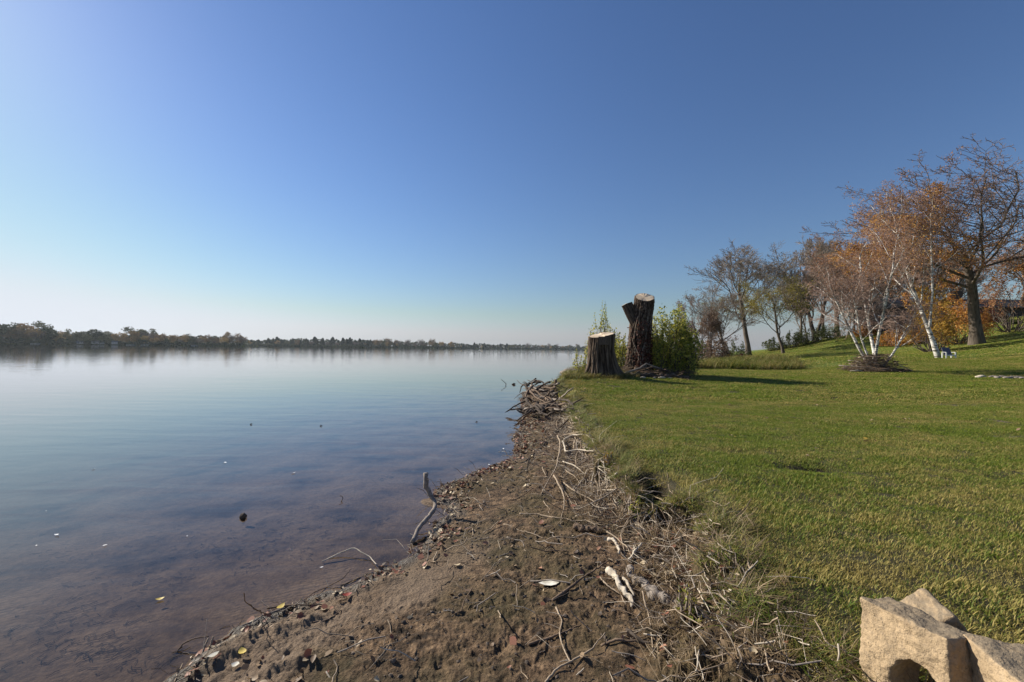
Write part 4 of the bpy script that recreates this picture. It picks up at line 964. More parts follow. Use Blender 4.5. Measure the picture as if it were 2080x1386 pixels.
def stick(name, label, cat, px, r0, r1=None, mat=W_grey, lift=None, group=None, forks=(), jit=.25, knob=0, n=None):
    _sid[0] += 1; rng = RS(900 + _sid[0]); r1 = r0 * .45 if r1 is None else r1
    L = lift if lift is not None else [.0] * len(px)
    P = np.array([G(a, b) for a, b in px])
    P[:, 2] += np.array(L) + r0 * .6
    n = n or max(10, 6 * len(px)); Q = smooth_path(P, n)
    g = gz(Q[:, 0], Q[:, 1]); floor = g + .1 * r0; Q[:, 2] = np.maximum(Q[:, 2], floor)
    Q += np.stack([np.convolve(rng.normal(size=n + 4), np.ones(5) / 2.5, 'valid') for _ in range(3)], 1) * (r0 * jit * 1.6)
    R = np.linspace(r0, r1, n) * (1 + .16 * np.convolve(rng.normal(size=n + 4), np.ones(5) / 3, 'valid')); R[-1] = r1 * .5
    if knob: R[0] *= knob
    paths = [(Q, R)]
    for f, dpx in forks:
        i = int(f * (n - 1)); e = np.array([G(a, b) for a, b in dpx]); e[:, 2] += r0 * .5
        q = smooth_path(np.vstack([Q[i][None], e]), 8); q[1:-1] += rng.normal(size=(6, 3)) * r0 * jit * .7
        paths.append((q, np.linspace(R[i] * .75, R[i] * .25, 8)))
    base = Q[0].copy(); b = MB(); big = r0 > .014 and Q[0][1] < 6
    if big: paths = [(smooth_path(p, 40), np.interp(np.linspace(0, 1, 40), np.linspace(0, 1, len(r)), r)) for p, r in paths]
    b.tubes([(p - base, r) for p, r in paths], 16 if big else (8 if r0 > .008 else 6), cap=True)
    if big:      # split and weathered: grain ridges and broken ends
        b.V = [np.array([v + np.array(mnoise.noise_vector(Vector(v) / (r0 * 1.3))) * r0 * .45 + np.array(mnoise.noise_vector(Vector(v) / (r0 * .5))) * r0 * .22 for v in V]) for V in b.V]
    o = obj(name, b.mesh(name, mat), loc=base); tag(o, label, cat, group); return o
RG = 'thin pale roots dangling along the eroded bank'
ST = [
 ('branch', 'longest dark forked branch lying from the bank down to the waterline litter', 'branch', [(1157, 850), (1129, 878), (1104, 908), (1076, 931), (1062, 942), (1044, 942)], .017, .006, W_dark, None, None, [(.85, [(1068, 952), (1071, 963)])]),
 ('branch', 'dark branch lying parallel and close under the longest forked branch', 'branch', [(1150, 864), (1130, 884), (1097, 898)], .014, .005, W_dark),
 ('root', 'pale curved root arching down from the bank, thickest of the tangle', 'root', [(1132, 900), (1138, 915), (1136, 935), (1130, 955), (1122, 974), (1110, 990), (1097, 1007)], .015, .006, W_tan, [.12, .12, .08, .06, .05, .03, 0]),
 ('root', 'bleached horizontal root sticking out of the bank like a bar', 'root', [(1143, 908), (1150, 928), (1175, 926), (1208, 925)], .014, .013, W_pale, [.08, .06, .08, .05]),
 ('root', 'upper bleached horizontal root crossing the tangle below the lawn edge', 'root', [(1145, 899), (1165, 896), (1188, 892)], .013, .010, W_pale, [.05, .1, .06]),
 ('root', 'thin pale root right above the two bleached bars', 'root', [(1140, 893), (1165, 890), (1186, 885)], .008, .004, W_tan, [.06, .1, .05]),
 ('root', 'forked grey root running straight down from the tangle knot', 'root', [(1125, 975), (1138, 995), (1145, 1015), (1147, 1035), (1138, 1060)], .011, .004, W_tan, [.05, .04, .03, .02, 0], None, [(.3, [(1155, 1010), (1166, 1037)])]),
 ('root', 'long pale root sweeping right from the knot toward the dry weeds', 'root', [(1145, 990), (1166, 1007), (1190, 1018), (1210, 1028), (1222, 1050)], .010, .005, W_tan, [.05, .04, .04, .03, 0]),
 ('root', 'short grey root slanting down right of the knot', 'root', [(1148, 965), (1165, 975), (1182, 992)], .009, .004, W_tan, [.06, .05, .02]),
 ('root', 'pale root below the bleached bar, parallel to the bank', 'root', [(1143, 947), (1165, 953), (1192, 971)], .010, .005, W_pale, [.06, .05, .02]),
 ('stick', 'short grey stick left of the arching root, upper of the crossed pair', 'stick', [(1101, 954), (1108, 968)], .007, .005, W_tan, [.03, .01]),
 ('stick', 'small flat stick crossing the short grey one on the mud', 'stick', [(1083, 969), (1112, 970)], .006, .004, W_tan),
 ('stick', 'long thin pale stick lying level across the mossy mud to the weeds', 'stick', [(1055, 1045), (1092, 1045), (1129, 1053), (1160, 1058), (1192, 1059), (1210, 1068), (1222, 1076)], .0085, .004, W_tan, None, None, [(.6, [(1180, 1066)])]),
 ('stick', 'straight pale stick on the mud below the level one', 'stick', [(1023, 1066), (1060, 1080), (1105, 1095)], .006, .003, W_tan),
 ('root', 'upright thin root against the bank right of the knot, taller of two', 'root', [(1226, 965), (1231, 990), (1236, 1021)], .007, .004, W_pale, [.16, .1, 0]),
 ('root', 'upright thin root against the bank right of the knot, shorter of two', 'root', [(1217, 979), (1218, 1000), (1223, 1016)], .006, .004, W_tan, [.12, .06, 0]),
 ('root', 'pale branch reaching over the dark root mass at the far bend of the bank', 'root', [(1088, 815), (1115, 832), (1146, 841)], .022, .010, W_pale, [.12, .12, .1]),
 ('root', 'upright root left of the dark hollow under the lawn', 'root', [(1271, 985), (1268, 1030)], .006, .003, W_tan, [.1, 0]),
 ('root', 'pale root curling down beside the green sprout under the hollow', 'root', [(1235, 1032), (1250, 1036), (1259, 1048)], .007, .003, W_tan, [.03, .05, 0]),
 ('root', 'small hooked root on the mud below the arching root', 'root', [(1104, 1019), (1110, 1028), (1118, 1036)], .006, .003, W_tan),
 ('root', 'pale stub standing in the mouth of the dark hollow', 'root', [(1309, 1012), (1313, 1030)], .008, .003, W_pale, [.10, 0]),
 ('stick', 'crooked pale stick running down the mud at the bottom centre', 'stick', [(1130, 1234), (1141, 1263), (1137, 1292), (1147, 1333), (1159, 1350)], .0055, .004, W_tan, [0, .01, .015, .015, .01]),
 ('branch', 'curved pale branch at the bottom edge meeting the crooked stick', 'branch', [(1108, 1386), (1129, 1365), (1162, 1352), (1205, 1327), (1221, 1308), (1229, 1292)], .0065, .003, W_tan, [0, .01, .02, .03, .03, .02]),
 ('branch', 'dark branch lying level under the crooked pale stick', 'branch', [(1073, 1310), (1113, 1298), (1145, 1287), (1183, 1272)], .008, .004, W_brown),
 ('branch', 'dark straight branch leading from the white chip up to the driftwood', 'branch', [(1121, 1222), (1161, 1197), (1190, 1176), (1210, 1163), (1248, 1136)], .009, .004, W_brown, [0, .01, .02, .02, .01]),
 ('driftwood', 'thick bleached driftwood chunk with knot holes on the slumped bank', 'driftwood', [(1234, 1166), (1245, 1180), (1257, 1196), (1269, 1211), (1280, 1238)], .027, .012, W_pale, [.04, .03, .03, .02, 0]),
 ('driftwood', 'slender bleached sliver lying along the right side of the driftwood chunk', 'driftwood', [(1264, 1183), (1276, 1200), (1289, 1219)], .012, .007, W_pale, [.03, .03, .01]),
 ('root', 'thin pale root curving left of the driftwood chunk', 'root', [(1219, 1179), (1232, 1196), (1246, 1204), (1260, 1214), (1272, 1236)], .006, .004, W_tan, [.02, .02, .02, .02, 0]),
 ('log', 'crumbling grey log end right of the bleached driftwood', 'log', [(1282, 1168), (1300, 1188), (1320, 1210), (1338, 1226)], .030, .02, W_grey, [.01, .01, .01, 0]),
 ('stick', 'stubby pale stick with broken end above the driftwood', 'stick', [(1237, 1101), (1252, 1112), (1257, 1131)], .016, .010, W_pale, [.02, .03, 0]),
 ('stick', 'pale forked stick pointing up right above the driftwood', 'stick', [(1277, 1142), (1291, 1128), (1304, 1119)], .012, .008, W_pale, [.01, .03, .05], None, [(.5, [(1290, 1108)])]),
 ('stick', 'long thin stick descending from the weeds toward the forked one', 'stick', [(1234, 1088), (1256, 1104), (1277, 1122), (1284, 1136)], .007, .005, W_tan, [.03, .03, .03, 0]),
 ('stick', 'pale twig crossing the green weed sprout', 'stick', [(1388, 1206), (1402, 1214), (1412, 1209)], .006, .004, W_pale, [.05, .05, .05]),
 ('stick', 'pale twig slanting down right of the green weed sprout', 'stick', [(1417, 1214), (1430, 1232), (1444, 1252)], .006, .003, W_pale, [.05, .03, .01]),
 ('stick', 'curved pale twig reaching right onto the turf edge', 'stick', [(1428, 1220), (1458, 1221), (1476, 1232), (1493, 1244)], .006, .003, W_tan, [.04, .04, .03, .01]),
 ('stick', 'thin upright twig right of the crumbling log', 'stick', [(1304, 1222), (1314, 1248), (1323, 1273)], .005, .003, W_tan, [.06, .03, 0]),
 ('stick', 'thin twig lying below the crumbling log', 'stick', [(1337, 1244), (1352, 1268), (1368, 1280)], .005, .003, W_grey),
 ('branch', 'dark thick branch end dipping into the shadowed pit at the bottom', 'branch', [(1275, 1284), (1291, 1306), (1323, 1322)], .012, .007, W_dark, [.01, .02, .02]),
 ('branch', 'dark branch lying level left of the shadowed pit', 'branch', [(1221, 1314), (1250, 1309), (1290, 1310), (1310, 1313)], .008, .005, W_brown, [.0, .02, .02, .02]),
 ('stick', 'short grey twig at the left foot of the mossy patch', 'stick', [(1030, 1092), (1060, 1100), (1066, 1112)], .006, .003, W_grey, None, None, [(.6, [(1075, 1096)])]),
 ('stick', 'weathered stick lying along the outer edge of the mud spit', 'stick', [(543, 1243), (590, 1236), (655, 1231)], .008, .004, W_brown, [.02, .02, .01]),
 ('stick', 'curved root on the smooth sand near the waterline', 'stick', [(636, 1266), (672, 1258), (694, 1240)], .005, .003, W_brown),
 ('stick', 'dark stick half sunk in sand at the red leaf', 'stick', [(691, 1193), (720, 1180), (750, 1165)], .007, .003, W_dark),
]
for s_ in ST:
    name, label, cat, px, r0, r1, mat = s_[:7]; lift = s_[7] if len(s_) > 7 else None; forks = s_[9] if len(s_) > 9 else ()
    stick(name, label, cat, px, r0, r1, mat, lift, None, forks)
# dangling roots and root ends nothing tells apart
rng = RS(31)
bl = np.array([atz(a, b, .5)[:2] for a, b in bank_px])
cnt_ = 0
root_items = []
for i in range(230):
    f = (rng.rand() ** .8 * (len(bank_px) - 6) + 5) if i % 2 else 8.0 + 6.0 * rng.rand(); k0 = int(min(f, len(bank_px) - 2)); a = f - k0
    bx, by = np.array(bank_px[k0]) * (1 - a) + np.array(bank_px[k0 + 1]) * a
    sc = max(.25, (by - 706) / 300.0)
    p0 = (bx - (10 + 50 * rng.rand()) * sc, by + (5 + 45 * rng.rand()) * sc); ang = rng.normal() * .95 + 1.9; ln = (35 + 60 * rng.rand()) * sc
    p1 = (p0[0] + math.cos(ang) * ln * .5 + rng.normal() * 11 * sc, p0[1] + math.sin(ang) * ln * .5); p2 = (p0[0] + math.cos(ang) * ln + rng.normal() * 14 * sc, p0[1] + math.sin(ang) * ln)
    mi_ = rng.randint(4); zone = 'above the bleached bars' if by < 885 else 'beside the bleached bars' if by < 965 else 'below the arching root' if by < 1040 else 'in front of the dark hollow' if by < 1120 else 'by the driftwood'
    r = (.005 + .009 * rng.rand() ** 2) * min(1, .7 / sc); fk = [(.45, [(p2[0] + rng.normal() * 14 * sc, p2[1] - 10 * sc)])] if rng.rand() < .45 else []
    o_ = stick('root', 'one of many thin pale roots dangling along the eroded bank', 'root', [p0, p1, p2], r, r * .5, [W_tan, W_pale, W_grey, W_brown][mi_], [.06 * rng.rand(), .05 * rng.rand(), .0], RG, fk, jit=.55, n=10)
    root_items.append((o_, (['tan', 'bleached', 'grey', 'brown'][mi_], zone), float(p0[1])))
number_off(root_items, lambda n_, b_: n_ + ' farthest thin ' + b_[0] + ' root on the eroded bank ' + b_[1])
mass_items = []
# dark mass of old roots where the bank bends
RM = 'gnarled dark roots washed out at the far bend of the bank'
for i in range(60):
    u, v = rng.rand(), rng.rand(); x0 = 1062 + 76 * u; y0 = 790 + 62 * v + (8 if u < .3 else 0)
    x0 = max(x0, 1064); ang = rng.normal() * .5 + (math.pi if rng.rand() < .7 else 0); ln = 22 + 30 * rng.rand()
    pts = [(x0 + math.cos(ang) * ln * f + rng.normal() * 3, y0 + math.sin(ang) * ln * f * .45 + rng.normal() * 2.0) for f in (0, .33, .66, 1)]
    L_ = [.06 + .36 * rng.rand() * (1 - .5 * v) for _ in range(4)]
    mi_ = [0, 0, 0, 1, 1, 2][rng.randint(6)]
    o_ = stick('root', 'one of the gnarled dark roots washed out where the bank bends at the far end', 'root', pts, .02 + .035 * rng.rand(), None, [W_dark, W_brown, W_grey][mi_], L_, RM, jit=.5, n=9)
    mass_items.append((o_, ['blackish', 'brown', 'grey'][mi_], float(pts[0][0])))

number_off(mass_items, lambda n_, b_: n_ + ' gnarled ' + b_ + ' root from the water side of the heap at the bank bend')
# ---- branch standing out of the water
def wstick(name, label, cat, P, r0, r1, mat, sides=9, jit=.15, n=22, forks=()):
    rng = RS(len(label)); Q = smooth_path(P, n); Q[1:-1] += rng.normal(size=(n - 2, 3)) * r0 * jit; R = np.linspace(r0, r1, n) * (1 + .1 * rng.normal(size=n))
    paths = [(Q, R)]
    for i, e in forks: q = smooth_path(np.array([Q[i], (Q[i] + e) / 2 + rng.normal(size=3) * .01, e]), 8); paths.append((q, np.linspace(R[i] * .6, .002, 8)))
    base = Q[0].copy(); b = MB(); b.tubes([(p - base, r) for p, r in paths], sides, cap=True); o = obj(name, b.mesh(name, mat), loc=base); return tag(o, label, cat)
P = [at(865, 961, 4.72), at(863, 985, 4.72), at(874, 1005, 4.72), at(888, 1024, 4.68), at(880, 1038, 4.5), at(862, 1058, 4.35), at(848, 1078, 4.2), at(838, 1096, 4.05) - np.array([0, 0, .02])]
wstick('branch', 'thick bent branch rising out of the shallow water beside the mud', 'branch', P, .027, .020, W_grey)
wstick('stick', 'thin birch twig poking out of the water in a peak beside the mud', 'stick', [atz(654, 1141, -.01), atz(690, 1124, .02), atz(719, 1111, .05), atz(740, 1126, .03), atz(752, 1130, .015), atz(757, 1140, .01), atz(766, 1147, .02)], .006, .0035, W_pale)
wstick('stick', 'arched dark reed stem at the tip of the mud spit', 'stick', [atz(356, 1330, -.01), atz(372, 1307, .03), atz(395, 1297, .05), atz(424, 1293, .05)], .005, .003, W_brown)
wstick('stick', 'short pale stick standing at the spit tip, left of the pair', 'stick', [atz(408, 1338, .0), atz(414, 1318, .03), atz(424, 1296, .07)], .006, .005, W_tan)
wstick('stick', 'short pale stick standing at the spit tip, right of the pair', 'stick', [atz(420, 1330, .01), atz(427, 1312, .03), atz(434, 1293, .07)], .006, .005, W_tan)
wstick('log', 'dark sunken log under water at the bottom of the spit', 'log', [atz(335, 1400, -.03), atz(365, 1372, -.02), atz(404, 1338, -.01)], .02, .012, W_dark)
wstick('stick', 'forked black twig standing in open water left of the washed out roots', 'stick', [at(1022, 788, 21.5) - np.array([0, 0, .03]), at(1029, 780, 21.5), at(1018, 771, 21.5)], .02, .010, W_dark)
wstick('stick', 'black knob of wood just above the open water', 'stick', [at(1041, 782, 21.8), at(1044, 779, 21.8), at(1046, 781, 21.8)], .05, .04, W_dark, n=8)
wstick('stick', 'tiny black twig curling out of the shallows', 'stick', [atz(693, 1020, 0), atz(697, 1012, .03), atz(693, 1007, .05), atz(690, 1009, .05)], .005, .003, W_dark)
wstick('stick', 'straight dark stick lying on the lake bed with a weed clump on it', 'stick', [atz(608, 1075, -.07), atz(680, 1069, -.07), atz(752, 1068, -.08)], .008, .004, W_dark)
wstick('stick', 'dark curved root arc lying on the lake bed', 'stick', [atz(560, 1085, -.10), atz(575, 1100, -.10), atz(575, 1118, -.09), atz(560, 1132, -.08)], .007, .004, W_dark)
wstick('stick', 'thin straight stick sunk in the shallows below the root arc', 'stick', [atz(466, 1131, -.09), atz(510, 1145, -.08)], .006, .004, W_dark)
wstick('stick', 'thin reed sunk in the shallows, fanning down left', 'stick', [atz(360, 1300, -.04), atz(330, 1350, -.04)], .005, .004, W_dark)
wstick('stick', 'brown stick on the lake bed beside the thick bent branch', 'stick', [atz(800, 1020, -.05), atz(840, 1010, -.05), atz(880, 985, -.02)], .009, .006, W_dark)
for px, py, lab in ((510, 862, 'black speck of driftwood on the open water, leftmost of three'), (652, 865, 'black speck of driftwood on the open water, middle of three'), (968, 857, 'black speck of driftwood near the root mass, rightmost of three')):
    p = atz(px, py, .01); b = MB(); b.tubes([(np.array([[-.03, 0, -.02], [0, .005, .012], [.03, 0, 0]]), np.array([.006, .013, .005]))], 7, cap=True); tag(obj('driftwood', b.mesh('driftwood', W_dark), loc=p), lab, 'driftwood')
# sunken weeds: dark tangles
t = NT('sunken_weed'); t.bsdf((.028, .024, .020), .9); M_weed = t.m
b = MB(); rng = RS(61); paths = []
for cx, cy, n, s in [(470, 1105, 60, 70), (560, 1090, 40, 45), (410, 1120, 40, 60), (500, 1150, 40, 60), (180, 1270, 60, 90), (170, 1350, 80, 80), (330, 1200, 25, 60), (700, 1066, 45, 12), (780, 980, 26, 8), (60, 1290, 40, 80), (640, 1040, 25, 40), (250, 1160, 40, 80), (770, 1075, 20, 10), (620, 1120, 40, 60), (120, 1120, 30, 90), (300, 1370, 40, 60)]:
    for i in range(n):
        p = atz(cx + rng.normal() * s, cy + rng.normal() * s * .35, -.1); ds_ = masks(p[0:1], p[1:2])[0][0]
        if ds_ > -.12: continue
        L_ = .03 + .07 * rng.rand(); a = rng.rand() * 6.28; q = np.array([p + np.array([math.cos(a + c) * L_ * f, math.sin(a + c) * L_ * f, 0]) for f, c in zip((0, .33, .66, 1), np.cumsum(rng.normal(size=4) * .4))])
        q[:, 2] = gz(q[:, 0], q[:, 1]) + .006; paths.append((q, np.full(4, .0010 + .0012 * rng.rand())))
b.tubes(paths, 3); tag(obj('sunken_weeds', b.mesh('sunken_weeds', M_weed)), 'dark tangles of sunken weed and twigs on the lake bed', kind='stuff')
# rocks
def rock(name, label, cat, loc, sz, mat, seed, sub=3, sharp=.25):
    import bmesh
    bm = bmesh.new(); bmesh.ops.create_icosphere(bm, subdivisions=sub, radius=1)
    for v in bm.verts:
        n = mnoise.noise(v.co * 1.1 + Vector((seed, 0, 0))); n2 = mnoise.noise(v.co * 3.5 + Vector((seed, 3, 0))); v.co *= 1 + sharp * n * 1.6 + sharp * .35 * n2
        v.co = Vector((v.co.x * sz[0], v.co.y * sz[1], v.co.z * sz[2]))
    me = bpy.data.meshes.new(name); bm.to_mesh(me); bm.free(); me.materials.append(mat); me.polygons.foreach_set('use_smooth', [True] * len(me.polygons))
    return tag(obj(name, me, loc=loc), label, cat)
rock('stone', 'black stone with a wet shine standing out of the shallow water', 'stone', atz(494, 1050, .01), (.032, .028, .04), W_dark, 4)
rock('stone', 'low dark boulder at the water just left of the wide stump', 'stone', at(1158, 756, 19.6), (.42, .3, .16), W_grey, 8)
# litter
L_lit = leaf_mat('litter_leaves', [(0, (.07, .045, .03)), (.4, (.19, .12, .07)), (.75, (.36, .26, .15)), (1, (.50, .40, .26))], .15, False)
L_red = leaf_mat('red_litter_leaves', [(0, (.12, .045, .03)), (.6, (.27, .11, .065)), (1, (.42, .24, .15))], .15, False)
def leafm(size, seed, mat, asp=.7):
    rng = RS(seed); b = MB()
    u = np.linspace(0, 1, 5); w = np.sin(u * math.pi) ** .8 * asp * .5; cz = rng.normal() * .25; cx_ = rng.normal() * .3
    V = []
    for a, ww in zip(u, w):
        z = cz * (a - .5) ** 2 * 1.5 + .05; V += [((a - .5), -ww, z + abs(cx_) * ww * 1.2), ((a - .5), 0, z), ((a - .5), ww, z + cx_ * ww * 1.6)]
    Fq = [[i * 3 + j, i * 3 + j + 1, i * 3 + 4 + j, i * 3 + 3 + j] for i in range(4) for j in (0, 1)]
    b.add(np.array(V) * size, np.array(Fq), rng.rand()); return b.mesh('leaf', mat)
lm = [leafm(.075, i, L_lit if i % 3 else L_red, .5 + .3 * (i % 2)) for i in range(12)]
x, y, r = field(-2.4, 5.5, 2.0, 21, .034, 51)
ds, db = masks(x, y); z = gz(x, y)
cl = sstep(-.25, .5, vnoise(x * 2.2, y * 2.2, 55)); band = np.exp(-((ds - .10) / .14) ** 2) * (.15 + .85 * cl) * (.35 + .65 * sstep(2.6, 4, y)) + .55 * np.exp(-((ds - .25) / .3) ** 2) * sstep(4.5, 7, y) * cl
heap = 0
for px_, py_, s_ in [(905, 1000, .22), (930, 985, .2), (900, 1075, .16), (880, 1100, .12), (785, 1158, .12), (770, 1165, .09), (600, 1240, .10), (540, 1262, .12), (480, 1300, .16), (450, 1320, .12), (510, 1360, .16), (560, 1375, .16), (640, 1225, .10), (700, 1200, .07), (1000, 950, .25), (1045, 900, .35), (1070, 860, .4), (1290, 1080, .2), (1370, 1130, .25), (1400, 1180, .2), (1450, 1290, .2)]:
    c_ = atz(px_, py_, .08); heap = np.maximum(heap, np.exp(-((x - c_[0]) ** 2 + (y - c_[1]) ** 2) / s_ ** 2))
pr = band * .5 + .95 * heap + .018 * (ds > 0) + .10 * np.exp(-((db + .25) / .3) ** 2) * (y < 5)
sm = sstep(.15, -.1, np.abs(ds - .42) - .25) * (y < 3.4); pr *= (1 - .8 * sm)
keep = (ds > -.05) & (db < .05) & (r.rand(len(x)) < pr)
P = np.c_[x, y, z][keep]; P[:, 2] += .004 + .015 * r.rand(len(P)) ** 2
scatter('leaf_litter', 'brown and red leaf litter washed up along the waterline', lm, P, r.rand(len(P)) * 6.28, (.30 + .6 * r.rand(len(P)) ** 1.5) * np.where(P[:, 1] < 6, 1, 1.35), r.randint(0, 12, len(P)), tilt=r.normal(size=(len(P), 2)) * .45)
# straw and twig bits
def bitm(L, rad, seed, mat):
    rng = RS(seed); p = np.cumsum(np.r_[[[0, 0, 0]], rng.normal(size=(4, 3)) * np.array([.06, .10, .05]) + np.array([.25, 0, .01])], axis=0) * L; b = MB(); b.tubes([(p, np.full(5, rad))], 4, cap=False); return b.mesh('bit', mat)
bm_ = [bitm(.08 + .07 * (i % 4), .0015 + .0011 * (i % 3), 70 + i, [W_tan, W_grey, W_brown, W_pale, W_tan][i % 5]) for i in range(15)]
x, y, r = field(-2.4, 5, 1.9, 20, .042, 52); ds, db = masks(x, y); z = gz(x, y)
pr = .07 + .6 * np.exp(-((ds - .10) / .12) ** 2) * sstep(-.2, .4, vnoise(x * 2.4, y * 2.4, 58)) + .95 * np.exp(-((db + .22) / .34) ** 2); pr *= (1 - .85 * sstep(.15, -.1, np.abs(ds - .42) - .25) * (y < 3.4))
keep = (ds > -.03) & (db < .12) & (r.rand(len(x)) < pr); P = np.c_[x, y, z][keep]; P[:, 2] += .004 + .02 * r.rand(len(P)) ** 2
scatter('twig_litter', 'broken twigs and straw strewn over the mud and slumped bank', bm_, P, r.rand(len(P)) * 6.28, .5 + .9 * r.rand(len(P)), r.randint(0, 15, len(P)), tilt=r.normal(size=(len(P), 2)) * .35)
# soil crumbs
t = NT('soil_crumb'); n = t.noise(25, t.pos(), 4); t.bsdf(t.ramp(n, [(.3, (.05, .038, .029)), (.7, (.15, .115, .088))]), .95); M_crumb = t.m
import bmesh
cm = []
for i in range(5):
    bm = bmesh.new(); bmesh.ops.create_icosphere(bm, subdivisions=1, radius=.009)
    for v in bm.verts: v.co *= 1 + .9 * mnoise.noise(v.co * 90 + Vector((i * 5, 0, 0))); v.co.z *= .7
    me = bpy.data.meshes.new('crumb'); bm.to_mesh(me); bm.free(); me.materials.append(M_crumb); cm.append(me)
x, y, r = field(-2.4, 4, 1.2, 11, .024, 53); ds, db = masks(x, y); 
keep = (ds > 0) & (db < .15) & (r.rand(len(x)) < .05 + .30 * sstep(-.1, .5, vnoise(x * 2, y * 2, 59))) ; sm = sstep(.15, -.1, np.abs(ds - .42) - .25) * (y < 3.4); keep &= r.rand(len(x)) > sm * .9
x, y = x[keep], y[keep]; P = np.c_[x, y, gz(x, y)]
scatter('soil_crumbs', 'crumbs and clods of mud scattered over the eroded beach', cm, P, r.rand(len(P)) * 6.28, .35 + 1.5 * r.rand(len(P)) ** 4, r.randint(0, 5, len(P)))
# fallen leaves on the lawn
lf = [leafm(.07, 30 + i, [L_lit, L_gold, L_lit][i % 3]) for i in range(6)]
r = RS(54); n = 900; Yv = 5 + 40 * r.rand(n) ** .7; x = Yv * (.12 + 1.1 * r.rand(n)); pile = r.rand(n) < .35; x = np.where(pile, bB[0] + 6 + r.normal(size=n) * 7, x); Yv = np.where(pile, 29 + r.normal(size=n) * 3.0, Yv)
ds, db = masks(x, Yv); k_ = db > .1; x, Yv = x[k_], Yv[k_]; P = np.c_[x, Yv, gz(x, Yv) + .035]
scatter('fallen_leaves', 'pale and golden leaves scattered over the lawn', lf, P, r.rand(len(P)) * 6.28, .5 + .7 * r.rand(len(P)), r.randint(0, 6, len(P)), tilt=r.normal(size=(len(P), 2)) * .3)
# single leaves and scraps
def single(name, label, cat, p, size, mat, yaw=0, asp=.6, seed=3):
    me = leafm(size, seed, mat, asp); o = obj(name, me, loc=p); o.rotation_euler = (0, 0, yaw); return tag(o, label, cat)
t = NT('plain_yellow_leaf'); t.leaf((.62, .46, .10), .2); M_yl = t.m
t = NT('plain_red_leaf'); t.leaf((.30, .05, .03), .2); M_rl = t.m
t = NT('white_bark'); n = t.noise(18, t.pos(), 5); t.bsdf(t.ramp(n, [(.35, (.40, .36, .28)), (.6, (.72, .68, .58))]), .8, t.bump(n, .4, .01)); M_wb = t.m
t = NT('white_foam'); t.bsdf((.8, .8, .8), .6); M_foam = t.m
single('leaf', 'single yellow leaf floating on the shallow water', 'leaf', atz(325, 1218, .006), .055, M_yl, .5)
single('leaf', 'dark red leaf at the edge of the smooth sand', 'leaf', G(705, 1213, .012), .07, M_rl, .3)
single('leaf', 'pale yellow leaf on the wet debris, left of the pair at the spit', 'leaf', G(433, 1337, .012), .06, M_wb, .9)
single('leaf', 'pale yellow leaf on the wet debris, right of the pair at the spit', 'leaf', G(492, 1330, .012), .07, M_yl, 2.3)
single('leaf', 'round tan leaf lying low at the bottom of the debris', 'leaf', G(478, 1356, .012), .045, M_wb, 0, .9)
single('leaf', 'tan curled leaf on top of the debris bank', 'leaf', G(570, 1240, .02), .07, M_yl, 1.3)
single('bark_chip', 'white curled piece of bark lying alone on the mud', 'bark', G(1116, 1190, .012), .165, M_wb, .15, .55, 5)
for i, (px, py, s, lab) in enumerate([(115, 1087, .05, 'white scrap floating at the far left, largest of the scattered ones'), (190, 953, .05, 'white scrap floating highest at the left'), (74, 1108, .02, 'tiny white fleck left of the largest scrap'), (94, 1038, .02, 'tiny white fleck above the largest scrap'),
                                     (213, 1108, .035, 'thin white scrap right of the largest scrap'), (380, 1089, .02, 'tiny white fleck left of the black stone'), (457, 940, .06, 'faint white scrap floating farther out'), (596, 961, .06, 'white scrap floating off the middle of the shore'),
                                     (1022, 912, .07, 'white scrap floating beside the washed up litter'), (993, 944, .05, 'white scrap just off the leaf litter point'), (653, 1153, .03, 'small white scrap below the birch twig')]):
    single('floating_scrap', lab, 'scrap', atz(px, py, .006), s, M_foam, i, .45, i)
# broken wood piece on the mossy mud, fibrous root clod
stick('log', 'short reddish brown broken log piece with a dark hollow end', 'log', [(1168, 1075), (1195, 1080), (1222, 1086)], .026, .022, W_brown, [.01, .01, .01])
stick('root', 'fibrous brown root clod buried beside the crumbling log', 'root', [(1322, 1210), (1345, 1216), (1372, 1232), (1390, 1250)], .035, .022, W_grey, [-.01, 0, 0, -.01], jit=.4)
# weeds
def weed(px, py, lab, h=.14, n=14, mat=L_willow, seed=1, size=.03):
    p = G(px, py, -.005); return bush('weed', lab, tuple(p), h * .9, h, n * 12, size, mat, seed, nst=9, cat='weed', spiky=.5)
weed(1398, 1250, 'green leafy weed sprouting under the crossed pale twigs', .20, 12, L_willow, 71, .028)
weed(1300, 1050, 'pale green sprout under the dark hollow in the bank', .22, 16, L_willow, 72, .03)
weed(1240, 940, 'yellow green sprout on the lip of the bank above the root tangle', .22, 9, L_gold, 73, .035)
weed(1190, 880, 'small pale weed at the bank edge near the upper bleached root', .20, 8, L_willow, 74, .035)
weed(1265, 1030, 'low green weed between the upright roots and the hollow', .16, 10, L_green, 75, .03)
weed(1480, 1140, 'small brown weed patch at the worn turf edge', .14, 8, L_brush, 76, .025)
